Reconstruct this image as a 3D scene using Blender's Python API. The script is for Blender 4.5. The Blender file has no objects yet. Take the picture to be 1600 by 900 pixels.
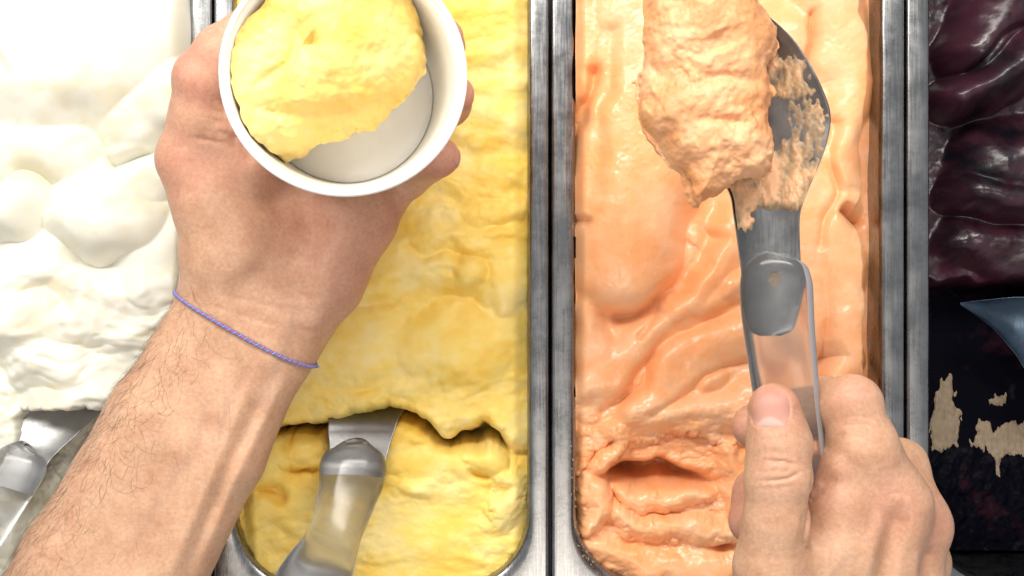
import bpy, bmesh, math
import numpy as np
from mathutils import Vector, Matrix

# ------------------------------------------------------------------ camera, world, lamps, exposure
MM = 0.001
D = 600.0                 # camera height above the pan rims (mm)
S0 = 0.303                # mm per photo pixel in the rim plane
sc = bpy.context.scene
col = sc.collection

cam_d = bpy.data.cameras.new('camera')
cam_d.sensor_width = 36.0
cam_d.lens = 36.0 * D / (1600 * S0)
cam_d.clip_start = 0.01
cam_d.clip_end = 50.0
cam = bpy.data.objects.new('camera', cam_d)
cam.location = (0, 0, D * MM)
col.objects.link(cam)
sc.camera = cam

world = bpy.data.worlds.new('World')
sc.world = world
world.use_nodes = True
world.node_tree.nodes['Background'].inputs[0].default_value = (0.92, 0.95, 1.0, 1)
world.node_tree.nodes['Background'].inputs[1].default_value = 0.46


def area_lamp(name, loc, target, sx, sy, power, colour):
    d = bpy.data.lights.new(name, 'AREA')
    d.shape = 'RECTANGLE'
    d.size, d.size_y = sx, sy
    d.energy = power
    d.color = colour
    o = bpy.data.objects.new(name, d)
    o.location = loc
    o.rotation_euler = (Vector(target) - Vector(loc)).to_track_quat('-Z', 'Y').to_euler()
    col.objects.link(o)
    return o


area_lamp('display_case_lamp', (-0.10, 0.42, 0.56), (-0.05, 0.02, 0.02), 1.00, 0.14, 8.8, (1.0, 0.96, 0.89))
area_lamp('ceiling_lamp', (0.05, -0.62, 1.45), (0.0, 0.0, 0.0), 0.8, 0.5, 7.0, (1.0, 0.90, 0.78))

vs = sc.view_settings
vs.view_transform = 'Standard'
vs.look = 'None'
vs.exposure = 0.0
vs.gamma = 1.0
vs.use_curve_mapping = False
sc.render.engine = 'CYCLES'
sc.cycles.use_denoising = True
sc.cycles.max_bounces = 7
sc.cycles.diffuse_bounces = 3
sc.cycles.glossy_bounces = 3
sc.cycles.use_adaptive_sampling = True
sc.cycles.adaptive_threshold = 0.03
sc.cycles.transmission_bounces = 8
sc.cycles.caustics_refractive = True
sc.cycles.sample_clamp_indirect = 4.0


# ------------------------------------------------------------------ helpers
def W(px, py, z=0.0):
    """photo pixel + height above the rims (mm) -> world mm"""
    k = S0 * (D - z) / D
    return np.array([(px - 800.0) * k, (450.0 - py) * k, z])


def PX(x, y, z):
    k = S0 * (D - z) / D
    return 800.0 + x / k, 450.0 - y / k


class Noise:
    def __init__(self, seed):
        r = np.random.RandomState(seed)
        self.g2 = r.rand(128, 128).astype(np.float32) * 2 - 1
        self.g3 = r.rand(32, 32, 32).astype(np.float32) * 2 - 1

    def n2(self, x, y):
        xi = np.floor(x).astype(int); yi = np.floor(y).astype(int)
        fx = x - xi; fy = y - yi
        fx = fx * fx * fx * (fx * (fx * 6 - 15) + 10); fy = fy * fy * fy * (fy * (fy * 6 - 15) + 10)
        g = self.g2; a = xi & 127; b = (xi + 1) & 127; c = yi & 127; d = (yi + 1) & 127
        return (g[a, c] * (1 - fx) + g[b, c] * fx) * (1 - fy) + (g[a, d] * (1 - fx) + g[b, d] * fx) * fy

    def f2(self, x, y, octv=4, gain=0.5):
        s = 0; a = 1.0; t = 0
        for i in range(octv):
            # rotate between octaves so that no lattice shows
            c, q = math.cos(0.6 + i), math.sin(0.6 + i)
            s = s + a * self.n2((x * c - y * q) * 2.03 ** i + 17.3 * i, (x * q + y * c) * 2.03 ** i + 5.1 * i)
            t += a; a *= gain
        return s / t * 1.6

    def n3(self, x, y, z):
        xi = np.floor(x).astype(int); yi = np.floor(y).astype(int); zi = np.floor(z).astype(int)
        fx = x - xi; fy = y - yi; fz = z - zi
        fx = fx * fx * (3 - 2 * fx); fy = fy * fy * (3 - 2 * fy); fz = fz * fz * (3 - 2 * fz)
        g = self.g3
        a, b = xi & 31, (xi + 1) & 31; c, d = yi & 31, (yi + 1) & 31; e, f = zi & 31, (zi + 1) & 31
        x0 = (g[a, c, e] * (1 - fx) + g[b, c, e] * fx) * (1 - fy) + (g[a, d, e] * (1 - fx) + g[b, d, e] * fx) * fy
        x1 = (g[a, c, f] * (1 - fx) + g[b, c, f] * fx) * (1 - fy) + (g[a, d, f] * (1 - fx) + g[b, d, f] * fx) * fy
        return x0 * (1 - fz) + x1 * fz

    def f3(self, p, scale, octv=3, gain=0.5):
        s = 0; a = 1.0; t = 0
        for i in range(octv):
            q = p * (2.07 ** i / scale)
            c, w = math.cos(0.7 + i), math.sin(0.7 + i)
            s = s + a * self.n3(q[:, 0] * c - q[:, 1] * w + 9.7 * i, q[:, 0] * w + q[:, 1] * c + 3.3 * i, q[:, 2] + 0.31 * q[:, 0] + 6.1 * i)
            t += a; a *= gain
        return s / t * 1.6


def sstep(a, b, x):
    t = np.clip((x - a) / (b - a), 0, 1)
    return t * t * (3 - 2 * t)


def smin(a, b, k):
    h = np.clip(0.5 + 0.5 * (b - a) / k, 0, 1)
    return b + (a - b) * h - k * h * (1 - h)


def smax(a, b, k):
    return -smin(-a, -b, k)


def seg2(u, v, pts):
    """distance to a polyline and position along it (0..1), 2-D"""
    best = np.full(np.broadcast(u, v).shape, 1e9, np.float32); tt = np.zeros_like(best)
    L = [math.hypot(pts[i + 1][0] - pts[i][0], pts[i + 1][1] - pts[i][1]) for i in range(len(pts) - 1)]
    T = sum(L); acc = 0
    for i in range(len(pts) - 1):
        ax, ay = pts[i][:2]; bx, by = pts[i + 1][:2]
        dx, dy = bx - ax, by - ay
        t = np.clip(((u - ax) * dx + (v - ay) * dy) / (dx * dx + dy * dy), 0, 1)
        d = np.hypot(u - ax - t * dx, v - ay - t * dy)
        m = d < best
        best = np.where(m, d, best); tt = np.where(m, (acc + t * L[i]) / T, tt)
        acc += L[i]
    return best, tt


def mesh_np(name, verts_mm, faces, mat, parent=None, smooth=True, attrs=None, kind=None):
    """verts in mm; faces: (n,3|4) array or list of arrays"""
    me = bpy.data.meshes.new(name)
    v = np.asarray(verts_mm, np.float32) * MM
    if not isinstance(faces, list):
        faces = [faces]
    loops = np.concatenate([f.reshape(-1) for f in faces]).astype(np.int32)
    tot = np.concatenate([np.full(len(f), f.shape[1], np.int32) for f in faces])
    start = np.concatenate([[0], np.cumsum(tot)[:-1]]).astype(np.int32)
    me.vertices.add(len(v)); me.vertices.foreach_set('co', v.reshape(-1))
    me.loops.add(len(loops)); me.loops.foreach_set('vertex_index', loops)
    me.polygons.add(len(tot)); me.polygons.foreach_set('loop_start', start)
    me.polygons.foreach_set('loop_total', tot)
    if attrs:
        for k, a in attrs.items():
            at = me.attributes.new(k, 'FLOAT', 'POINT')
            at.data.foreach_set('value', np.asarray(a, np.float32))
    me.update(calc_edges=True)
    me.validate()
    me.polygons.foreach_set('use_smooth', np.full(len(me.polygons), smooth))
    if mat:
        me.materials.append(mat)
    o = bpy.data.objects.new(name, me)
    col.objects.link(o)
    if parent is not None:
        o.parent = parent
    if kind:
        o['kind'] = kind
    return o


def thing(name, label, cat, group=None):
    o = bpy.data.objects.new(name, None)
    o.empty_display_size = 0.02
    col.objects.link(o)
    return tag(o, label, cat, group)


def tag(o, label, cat, group=None):
    o['label'] = label
    o['category'] = cat
    if group:
        o['group'] = group
    return o


def grid_faces(nu, nv, wrap_u=False, wrap_v=False):
    """index = i*nv + j"""
    iu = np.arange(nu if wrap_u else nu - 1); jv = np.arange(nv if wrap_v else nv - 1)
    I, J = np.meshgrid(iu, jv, indexing='ij'); I = I.ravel(); J = J.ravel()
    I2 = (I + 1) % nu; J2 = (J + 1) % nv
    return np.stack([I * nv + J, I2 * nv + J, I2 * nv + J2, I * nv + J2], 1)


def catmull(pts, n):
    """smooth path through points (any dimension), n samples"""
    P = np.asarray(pts, float)
    P = np.vstack([2 * P[0] - P[1], P, 2 * P[-1] - P[-2]])
    m = len(pts) - 1
    out = []
    for s in np.linspace(0, m - 1e-6, n):
        i = int(s); t = s - i
        a, b, c, d = P[i], P[i + 1], P[i + 2], P[i + 3]
        out.append(0.5 * (2 * b + (c - a) * t + (2 * a - 5 * b + 4 * c - d) * t * t + (3 * b - a - 3 * c + d) * t ** 3))
    return np.array(out)


def tube(path, rad, seg=10, closed=False):
    """verts, faces of a tube along path (n,3); rad scalar or array"""
    path = np.asarray(path, float); n = len(path)
    rad = np.broadcast_to(rad, (n,))
    if closed:
        T = np.roll(path, -1, 0) - np.roll(path, 1, 0)
    else:
        T = np.gradient(path, axis=0)
    T /= np.linalg.norm(T, axis=1, keepdims=True) + 1e-9
    up = np.array([0.0, 0.0, 1.0]) if abs(T[0][2]) < 0.9 else np.array([1.0, 0, 0])
    N = np.zeros_like(T); nrm = np.cross(T[0], np.cross(up, T[0])); nrm /= np.linalg.norm(nrm)
    for i in range(n):
        nrm = nrm - T[i] * nrm.dot(T[i]); nrm /= np.linalg.norm(nrm) + 1e-9; N[i] = nrm
    B = np.cross(T, N)
    a = np.linspace(0, 2 * np.pi, seg, endpoint=False)
    V = path[:, None] + rad[:, None, None] * (np.cos(a)[None, :, None] * N[:, None] + np.sin(a)[None, :, None] * B[:, None])
    F = [grid_faces(n, seg, wrap_u=closed, wrap_v=True)]
    V = V.reshape(-1, 3)
    if not closed:
        m = len(V); V = np.vstack([V, path[:1], path[-1:]])
        j = np.arange(seg); j2 = (j + 1) % seg
        F.append(np.stack([np.full(seg, m), j2, j], 1)); e = (n - 1) * seg
        F.append(np.stack([np.full(seg, m + 1), e + j, e + j2], 1))
    return V, F


def join(parts):
    Vs, Fs, off = [], [], 0
    for V, F in parts:
        F = F if isinstance(F, list) else [F]
        Vs.append(V); Fs += [f + off for f in F]; off += len(V)
    return np.vstack(Vs), Fs


# ------------------------------------------------------------------ signed distance modelling
class Field:
    def __init__(self, lo, hi, h):
        self.lo = np.array(lo, float); self.h = h
        self.n = np.ceil((np.array(hi) - self.lo) / h).astype(int) + 1
        self.F = np.full(self.n, 50.0, np.float32)
        self.ax = [(self.lo[i] + h * np.arange(self.n[i])).astype(np.float32) for i in range(3)]

    def box(self, lo, hi):
        sl = []
        for i in range(3):
            a = int(max(0, math.floor((lo[i] - self.lo[i]) / self.h)))
            b = int(min(self.n[i], math.ceil((hi[i] - self.lo[i]) / self.h) + 1))
            sl.append(slice(a, max(a, b)))
        sl = tuple(sl)
        X = self.ax[0][sl[0]][:, None, None]; Y = self.ax[1][sl[1]][None, :, None]; Z = self.ax[2][sl[2]][None, None, :]
        return sl, X, Y, Z

    @staticmethod
    def capd(X, Y, Z, a, b, ra, rb, flat=None):
        d = b - a; L = float(d.dot(d)) + 1e-9
        t = np.clip(((X - a[0]) * d[0] + (Y - a[1]) * d[1] + (Z - a[2]) * d[2]) / L, 0, 1)
        fz = 1.0 if flat is None else 1.0 / flat
        q = np.sqrt((X - a[0] - t * d[0]) ** 2 + (Y - a[1] - t * d[1]) ** 2 + ((Z - a[2] - t * d[2]) * fz) ** 2)
        return (q - (ra + t * (rb - ra))) * (1.0 if flat is None else min(1.0, flat))

    def cap(self, a, b, ra, rb=None, k=4.0, flat=None):
        rb = ra if rb is None else rb
        a = np.asarray(a, float); b = np.asarray(b, float); m = max(ra, rb) + k + 3
        sl, X, Y, Z = self.box(np.minimum(a, b) - m, np.maximum(a, b) + m)
        self.F[sl] = smin(self.F[sl], self.capd(X, Y, Z, a, b, ra, rb, flat), k)

    def chain(self, pts, rads, k=4.0, kj=2.0):
        """limb: its own smooth union first, then blended in"""
        pts = [np.asarray(p, float) for p in pts]
        m = max(rads) + k + 3
        sl, X, Y, Z = self.box(np.min(pts, 0) - m, np.max(pts, 0) + m)
        d = None
        for i in range(len(pts) - 1):
            e = self.capd(X, Y, Z, pts[i], pts[i + 1], rads[i], rads[i + 1])
            d = e if d is None else smin(d, e, kj)
        self.F[sl] = smin(self.F[sl], d, k)

    def ell(self, c, r, k=4.0, rot=0.0, op='add'):
        c = np.asarray(c, float); r = np.asarray(r, float); m = r.max() + k + 3
        sl, X, Y, Z = self.box(c - m, c + m)
        cs, sn = math.cos(rot), math.sin(rot)
        x = (X - c[0]) * cs + (Y - c[1]) * sn; y = -(X - c[0]) * sn + (Y - c[1]) * cs; z = Z - c[2]
        k0 = np.sqrt((x / r[0]) ** 2 + (y / r[1]) ** 2 + (z / r[2]) ** 2)
        k1 = np.sqrt((x / r[0] ** 2) ** 2 + (y / r[1] ** 2) ** 2 + (z / r[2] ** 2) ** 2) + 1e-6
        d = k0 * (k0 - 1) / k1
        self.F[sl] = smin(self.F[sl], d, k) if op == 'add' else smax(self.F[sl], -d, k)

    def dent(self, pts, width, depth, reach=None, taper=True):
        """push the surface in (depth>0) or out along a 3-D polyline; width in mm"""
        pts = [np.asarray(p, float) for p in pts]
        reach = reach or width * 2.2
        m = max(width * 2.6, reach)
        sl, X, Y, Z = self.box(np.min(pts, 0) - m, np.max(pts, 0) + m)
        best = None; L = [np.linalg.norm(pts[i + 1] - pts[i]) for i in range(len(pts) - 1)]; T = sum(L); acc = 0
        for i in range(len(pts) - 1):
            a, b = pts[i], pts[i + 1]; d = b - a
            t = np.clip(((X - a[0]) * d[0] + (Y - a[1]) * d[1] + (Z - a[2]) * d[2]) / (d.dot(d) + 1e-9), 0, 1)
            # lateral distance counts fully, distance along the view less, so the line need not sit exactly on the skin
            q = np.sqrt((X - a[0] - t * d[0]) ** 2 + (Y - a[1] - t * d[1]) ** 2 + (0.25 * (Z - a[2] - t * d[2])) ** 2)
            s = (acc + t * L[i]) / T
            if best is None:
                best, ss = q, s
            else:
                mk = q < best; best = np.where(mk, q, best); ss = np.where(mk, s, ss)
            acc += L[i]
        w = np.exp(-(best / width) ** 2)
        if taper:
            w = w * np.clip(np.minimum(ss, 1 - ss) * 5, 0, 1)
        self.F[sl] += depth * w

    def noise(self, nz, amp, scale, octv=3, band=4.0, fn=None):
        m = np.abs(self.F) < band
        idx = np.argwhere(m)
        p = self.lo + idx * self.h
        d = nz.f3(p, scale, octv) * amp
        if fn is not None:
            d = d * fn(p)
        self.F[m] += d.astype(np.float32)

    def at(self, p):
        q = (np.asarray(p, float) - self.lo) / self.h
        q = np.clip(q, 0, self.n - 1.001); i = q.astype(int); f = q - i
        i = np.atleast_2d(i); f = np.atleast_2d(f); r = 0
        for a in (0, 1):
            for b in (0, 1):
                for c in (0, 1):
                    w = (f[:, 0] if a else 1 - f[:, 0]) * (f[:, 1] if b else 1 - f[:, 1]) * (f[:, 2] if c else 1 - f[:, 2])
                    r = r + w * self.F[i[:, 0] + a, i[:, 1] + b, i[:, 2] + c]
        return r

    def grad(self, p, e=0.8):
        p = np.atleast_2d(p); g = np.zeros_like(p, dtype=float)
        for i in range(3):
            q = p.copy(); q[:, i] += e; r = p.copy(); r[:, i] -= e
            g[:, i] = self.at(q) - self.at(r)
        return g / (np.linalg.norm(g, axis=1, keepdims=True) + 1e-9)

    def march(self, o, d, tmax):
        """first surface point along o + t d (arrays)"""
        o = np.atleast_2d(o).astype(float); d = np.atleast_2d(d).astype(float); t = np.zeros(len(o))
        for _ in range(200):
            v = self.at(o + d * t[:, None]); t = np.where(v > 0.02, np.minimum(t + np.clip(v * 0.6, 0.02, 4), tmax), t)
        return o + d * t[:, None]

    def top(self, px, py, ztop):
        px = np.atleast_1d(px).astype(float); py = np.atleast_1d(py).astype(float)
        o = np.stack([W(a, b, ztop) for a, b in zip(px, py)])
        c = np.array([0, 0, D]); d = o - c; d /= np.linalg.norm(d, axis=1, keepdims=True)
        return self.march(o, d, 150)

    def mesh(self):
        F = self.F
        for ax in range(3):
            for e in (0, -1):
                sl = [slice(None)] * 3; sl[ax] = e; F[tuple(sl)] = np.maximum(F[tuple(sl)], 0.5)
        s = (F < 0).astype(np.uint8)
        c = s[:-1] + s[1:]; c = c[:, :-1] + c[:, 1:]; c = c[:, :, :-1] + c[:, :, 1:]
        act = (c > 0) & (c < 8); del c
        idx = np.argwhere(act); n = len(idx)
        vid = np.full(act.shape, -1, np.int32); vid[act] = np.arange(n, dtype=np.int32)
        off = np.array([[i, j, k] for i in (0, 1) for j in (0, 1) for k in (0, 1)])
        cv = [F[idx[:, 0] + o[0], idx[:, 1] + o[1], idx[:, 2] + o[2]] for o in off]
        pos = np.zeros((n, 3)); cnt = np.zeros(n)
        for a in range(8):
            for b in range(a + 1, 8):
                if np.abs(off[a] - off[b]).sum() != 1:
                    continue
                m = (cv[a] < 0) != (cv[b] < 0)
                t = np.where(m, cv[a] / np.where(m, cv[a] - cv[b], 1), 0)
                pos += m[:, None] * (off[a] + t[:, None] * (off[b] - off[a])); cnt += m
        V = self.lo + (idx + pos / cnt[:, None]) * self.h
        faces = []
        for axn in range(3):
            o1, o2 = [(1, 2), (2, 0), (0, 1)][axn]
            sl0 = [slice(1, -1)] * 3; sl1 = [slice(1, -1)] * 3
            sl0[axn] = slice(0, -1); sl1[axn] = slice(1, None)
            a = s[tuple(sl0)]; b = s[tuple(sl1)]
            for flip in (0, 1):
                e = np.argwhere((a == 1) & (b == 0)) if flip == 0 else np.argwhere((a == 0) & (b == 1))
                base = e + 1; base[:, axn] -= 1
                d1 = np.zeros(3, int); d1[o1] = 1; d2 = np.zeros(3, int); d2[o2] = 1
                q = [base - d1 - d2, base - d2, base, base - d1]
                ids = [vid[p[:, 0], p[:, 1], p[:, 2]] for p in q]
                f = np.stack(ids if flip == 0 else ids[::-1], 1)
                faces.append(f)
        f = np.concatenate(faces); f = f[(f >= 0).all(1)]
        return V, f


# ------------------------------------------------------------------ materials
def mat(name):
    m = bpy.data.materials.new(name)
    m.use_nodes = True
    nt = m.node_tree
    return m, nt, nt.nodes, nt.links, nt.nodes['Principled BSDF']


def node(nt, typ, **kw):
    n = nt.nodes.new(typ)
    for k, v in kw.items():
        setattr(n, k, v)
    return n


def ramp(nt, stops):
    r = nt.nodes.new('ShaderNodeValToRGB')
    e = r.color_ramp.elements
    while len(e) < len(stops):
        e.new(0.5)
    for el, (p, c) in zip(e, stops):
        el.position = p; el.color = (*c, 1) if len(c) == 3 else c
    return r


def coords(nt, scale=(1, 1, 1)):
    tc = node(nt, 'ShaderNodeTexCoord'); mp = node(nt, 'ShaderNodeMapping')
    mp.inputs['Scale'].default_value = scale
    nt.links.new(tc.outputs['Object'], mp.inputs['Vector'])
    return mp.outputs['Vector']


def noise_tex(nt, vec, scale, detail=4, rough=0.55):
    n = node(nt, 'ShaderNodeTexNoise')
    n.inputs['Scale'].default_value = scale; n.inputs['Detail'].default_value = detail
    n.inputs['Roughness'].default_value = rough
    nt.links.new(vec, n.inputs['Vector'])
    return n.outputs['Fac']


def bump_chain(nt, bsdf, items):
    """items: (height socket, strength, distance)"""
    prev = None
    for h, s, dist in items:
        b = node(nt, 'ShaderNodeBump'); b.inputs['Strength'].default_value = s; b.inputs['Distance'].default_value = dist
        nt.links.new(h, b.inputs['Height'])
        if prev:
            nt.links.new(prev, b.inputs['Normal'])
        prev = b.outputs['Normal']
    nt.links.new(prev, bsdf.inputs['Normal'])


def gelato_mat(name, stops, rough, sss, radius, bump, rough_var=0.12, spec=0.5, coat=0.0, shaded_low=False):
    """colour and gloss vary with the mesh's own 'tone' and 'wet' values"""
    m, nt, ns, ln, b = mat(name)
    v = coords(nt)
    r = ramp(nt, stops)
    ln.new(node(nt, 'ShaderNodeAttribute', attribute_name='tone').outputs['Fac'], r.inputs['Fac'])
    ln.new(r.outputs['Color'], b.inputs['Base Color'])
    b.subsurface_method = 'RANDOM_WALK'
    b.inputs['Subsurface Weight'].default_value = sss
    b.inputs['Subsurface Radius'].default_value = radius
    b.inputs['Subsurface Scale'].default_value = MM
    mr = node(nt, 'ShaderNodeMapRange'); mr.inputs['To Min'].default_value = rough + rough_var; mr.inputs['To Max'].default_value = rough - rough_var
    ln.new(node(nt, 'ShaderNodeAttribute', attribute_name='wet').outputs['Fac'], mr.inputs['Value']); ln.new(mr.outputs['Result'], b.inputs['Roughness'])
    b.inputs['Specular IOR Level'].default_value = spec
    if shaded_low:  # gloss cut where 'wet' is low, imitating the shade of a deep pan floor
        sr = node(nt, 'ShaderNodeMapRange'); sr.inputs['To Min'].default_value = 0.03; sr.inputs['To Max'].default_value = spec; sr.inputs['From Max'].default_value = 0.4
        ln.new(node(nt, 'ShaderNodeAttribute', attribute_name='wet').outputs['Fac'], sr.inputs['Value']); ln.new(sr.outputs['Result'], b.inputs['Specular IOR Level'])
    b.inputs['Coat Weight'].default_value = coat; b.inputs['Coat Roughness'].default_value = 0.12
    bs, bst, bd = bump
    bump_chain(nt, b, [(noise_tex(nt, v, bs, 3, 0.6), bst, bd * MM)])
    return m


M = {}
M['white'] = gelato_mat('cream_gelato', [(0.1, (0.70, 0.66, 0.51)), (0.5, (0.75, 0.735, 0.645))], 0.45, 0.30, (4.5, 3.6, 1.8), (500, 0.08, 0.5))
M['yellow'] = gelato_mat('yellow_gelato', [(0.1, (0.88, 0.575, 0.095)), (0.5, (0.89, 0.655, 0.165)), (0.9, (0.90, 0.715, 0.28))], 0.55, 0.18, (3.2, 2.2, 0.6), (700, 0.28, 0.5))
M['orange'] = gelato_mat('orange_gelato', [(0.1, (0.92, 0.385, 0.15)), (0.5, (0.93, 0.45, 0.21)), (0.9, (0.93, 0.51, 0.275))], 0.40, 0.22, (3.0, 1.5, 0.7), (600, 0.16, 0.5), coat=0.25)
M['scoop_orange'] = gelato_mat('orange_scoop_gelato', [(0.15, (0.66, 0.285, 0.115)), (0.5, (0.75, 0.36, 0.165)), (0.85, (0.80, 0.44, 0.235))], 0.5, 0.12, (2.4, 1.3, 0.7), (900, 0.35, 0.5))
M['scoop_yellow'] = gelato_mat('yellow_scoop_gelato', [(0.15, (0.84, 0.51, 0.10)), (0.5, (0.86, 0.595, 0.165)), (0.85, (0.87, 0.65, 0.25))], 0.55, 0.2, (3.2, 2.0, 0.6), (700, 0.3, 0.5))
M['smear'] = gelato_mat('gelato_smear', [(0.05, (0.26, 0.18, 0.11)), (0.4, (0.52, 0.32, 0.17)), (0.8, (0.78, 0.44, 0.24))], 0.5, 0.0, (1, 1, 1), (700, 0.5, 0.5))
M['choc'] = gelato_mat('chocolate_gelato', [(0.05, (0.002, 0.002, 0.005)), (0.3, (0.014, 0.004, 0.008)), (0.75, (0.042, 0.012, 0.021))], 0.34, 0.0, (1, 1, 1), (700, 0.35, 0.4), rough_var=0.08, spec=0.6, shaded_low=True)  # darkest stop paints the shade over the deep pan floor


def steel_mat(name, base=0.32, rough=0.25, streak=(1, 0.03, 1), dirt=0.35, tint=(1, 1, 1)):
    m, nt, ns, ln, b = mat(name)
    b.inputs['Metallic'].default_value = 1.0
    v = coords(nt, streak); w = coords(nt)
    f = noise_tex(nt, v, 1400, 2, 0.7); g = noise_tex(nt, w, 60, 4, 0.65)
    r = ramp(nt, [(0.3, tuple(base * 0.72 * t for t in tint)), (0.62, tuple(base * t for t in tint))])
    ln.new(g, r.inputs['Fac']); ln.new(r.outputs['Color'], b.inputs['Base Color'])
    mx = node(nt, 'ShaderNodeMath', operation='ADD'); mr = node(nt, 'ShaderNodeMapRange')
    ln.new(f, mx.inputs[0]); ln.new(g, mx.inputs[1])
    mr.inputs['From Min'].default_value = 0.6; mr.inputs['From Max'].default_value = 1.4
    mr.inputs['To Min'].default_value = rough - 0.1; mr.inputs['To Max'].default_value = rough + 0.15
    ln.new(mx.outputs[0], mr.inputs['Value']); ln.new(mr.outputs['Result'], b.inputs['Roughness'])
    bump_chain(nt, b, [(f, 0.08, 0.1 * MM), (noise_tex(nt, w, 260, 3), 0.12, 0.3 * MM)])
    return m


M['steel'] = steel_mat('brushed_pan_steel')
M['blade'] = steel_mat('spatula_steel', base=0.25, rough=0.38)

m, nt, ns, ln, b = mat('case_floor_black')
b.inputs['Base Color'].default_value = (0.006, 0.006, 0.009, 1); b.inputs['Roughness'].default_value = 0.7
M['black'] = m

m, nt, ns, ln, b = mat('clear_plastic')
b.inputs['Transmission Weight'].default_value = 0.95; b.inputs['IOR'].default_value = 1.42
b.inputs['Base Color'].default_value = (0.80, 0.80, 0.80, 1)
v = coords(nt)
mr = node(nt, 'ShaderNodeMapRange'); mr.inputs['To Min'].default_value = 0.10; mr.inputs['To Max'].default_value = 0.30
ln.new(noise_tex(nt, v, 120, 4), mr.inputs['Value']); ln.new(mr.outputs['Result'], b.inputs['Roughness'])
bump_chain(nt, b, [(noise_tex(nt, v, 300, 3), 0.05, 0.3 * MM)])
M['clear'] = m
M['blade_blue'] = steel_mat('blue_reflection_steel', base=0.15, rough=0.34, tint=(0.5, 0.72, 1.0))  # bluish sky reflection painted in as the steel's tint
M['blade_pale'] = steel_mat('milky_steel', base=0.46, rough=0.42)

m, nt, ns, ln, b = mat('frosted_plastic')
b.inputs['Transmission Weight'].default_value = 0.35; b.inputs['IOR'].default_value = 1.3
b.inputs['Base Color'].default_value = (0.42, 0.42, 0.44, 1); b.inputs['Roughness'].default_value = 0.55
bump_chain(nt, b, [(noise_tex(nt, coords(nt, (1, 0.05, 1)), 900, 3), 0.2, 0.2 * MM)])
M['frosted'] = m

m, nt, ns, ln, b = mat('white_paper')
v = coords(nt)
r = ramp(nt, [(0.3, (0.84, 0.82, 0.78)), (0.7, (0.87, 0.86, 0.83))])
ln.new(noise_tex(nt, v, 120, 5), r.inputs['Fac']); ln.new(r.outputs['Color'], b.inputs['Base Color'])
b.inputs['Roughness'].default_value = 0.42
b.inputs['Subsurface Weight'].default_value = 0.15; b.inputs['Subsurface Radius'].default_value = (1, 0.8, 0.6); b.inputs['Subsurface Scale'].default_value = MM
bump_chain(nt, b, [(noise_tex(nt, v, 900, 4), 0.06, 0.2 * MM)])
M['paper'] = m


def skin_mat():
    m, nt, ns, ln, b = mat('skin')
    v = coords(nt)
    base = ramp(nt, [(0.28, (0.50, 0.272, 0.162)), (0.5, (0.605, 0.360, 0.226)), (0.72, (0.66, 0.42, 0.278))])
    ln.new(noise_tex(nt, v, 75, 5, 0.65), base.inputs['Fac'])
    red = node(nt, 'ShaderNodeAttribute', attribute_name='redness')
    mix = node(nt, 'ShaderNodeMix', data_type='RGBA'); mix.inputs['B'].default_value = (0.57, 0.24, 0.175, 1)
    nf = node(nt, 'ShaderNodeMath', operation='MULTIPLY'); ad = node(nt, 'ShaderNodeMath', operation='ADD'); ad.inputs[1].default_value = 0.45
    ln.new(noise_tex(nt, v, 160, 5), ad.inputs[0]); ln.new(ad.outputs[0], nf.inputs[0]); ln.new(red.outputs['Fac'], nf.inputs[1])
    ln.new(nf.outputs[0], mix.inputs['Factor']); ln.new(base.outputs['Color'], mix.inputs['A'])
    vein = node(nt, 'ShaderNodeAttribute', attribute_name='vein')
    mix2 = node(nt, 'ShaderNodeMix', data_type='RGBA'); mix2.inputs['B'].default_value = (0.33, 0.22, 0.18, 1)
    ln.new(vein.outputs['Fac'], mix2.inputs['Factor']); ln.new(mix.outputs['Result'], mix2.inputs['A'])
    # fine mottling
    mot = node(nt, 'ShaderNodeMix', data_type='RGBA', blend_type='MULTIPLY'); mot.inputs['Factor'].default_value = 1.0
    rr = ramp(nt, [(0.3, (0.84, 0.78, 0.76)), (0.65, (1.0, 1.0, 1.0))])
    ln.new(noise_tex(nt, v, 620, 3, 0.7), rr.inputs['Fac']); ln.new(rr.outputs['Color'], mot.inputs['B']); ln.new(mix2.outputs['Result'], mot.inputs['A'])
    ln.new(mot.outputs['Result'], b.inputs['Base Color'])
    b.subsurface_method = 'RANDOM_WALK'
    b.inputs['Subsurface Weight'].default_value = 0.22
    b.inputs['Subsurface Radius'].default_value = (2.6, 1.0, 0.6); b.inputs['Subsurface Scale'].default_value = MM
    mr = node(nt, 'ShaderNodeMapRange'); mr.inputs['To Min'].default_value = 0.40; mr.inputs['To Max'].default_value = 0.62
    ln.new(noise_tex(nt, v, 300, 4), mr.inputs['Value']); ln.new(mr.outputs['Result'], b.inputs['Roughness'])
    b.inputs['Specular IOR Level'].default_value = 0.42
    vo = node(nt, 'ShaderNodeTexVoronoi', feature='DISTANCE_TO_EDGE'); vo.inputs['Scale'].default_value = 900
    ln.new(v, vo.inputs['Vector'])
    v2 = coords(nt, (1, 2.6, 1.5))
    bump_chain(nt, b, [(vo.outputs['Distance'], 0.12, 0.35 * MM), (noise_tex(nt, v2, 420, 5, 0.65), 0.28, 0.5 * MM), (noise_tex(nt, v, 130, 4), 0.15, 1.0 * MM)])
    return m


M['skin'] = skin_mat()

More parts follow.
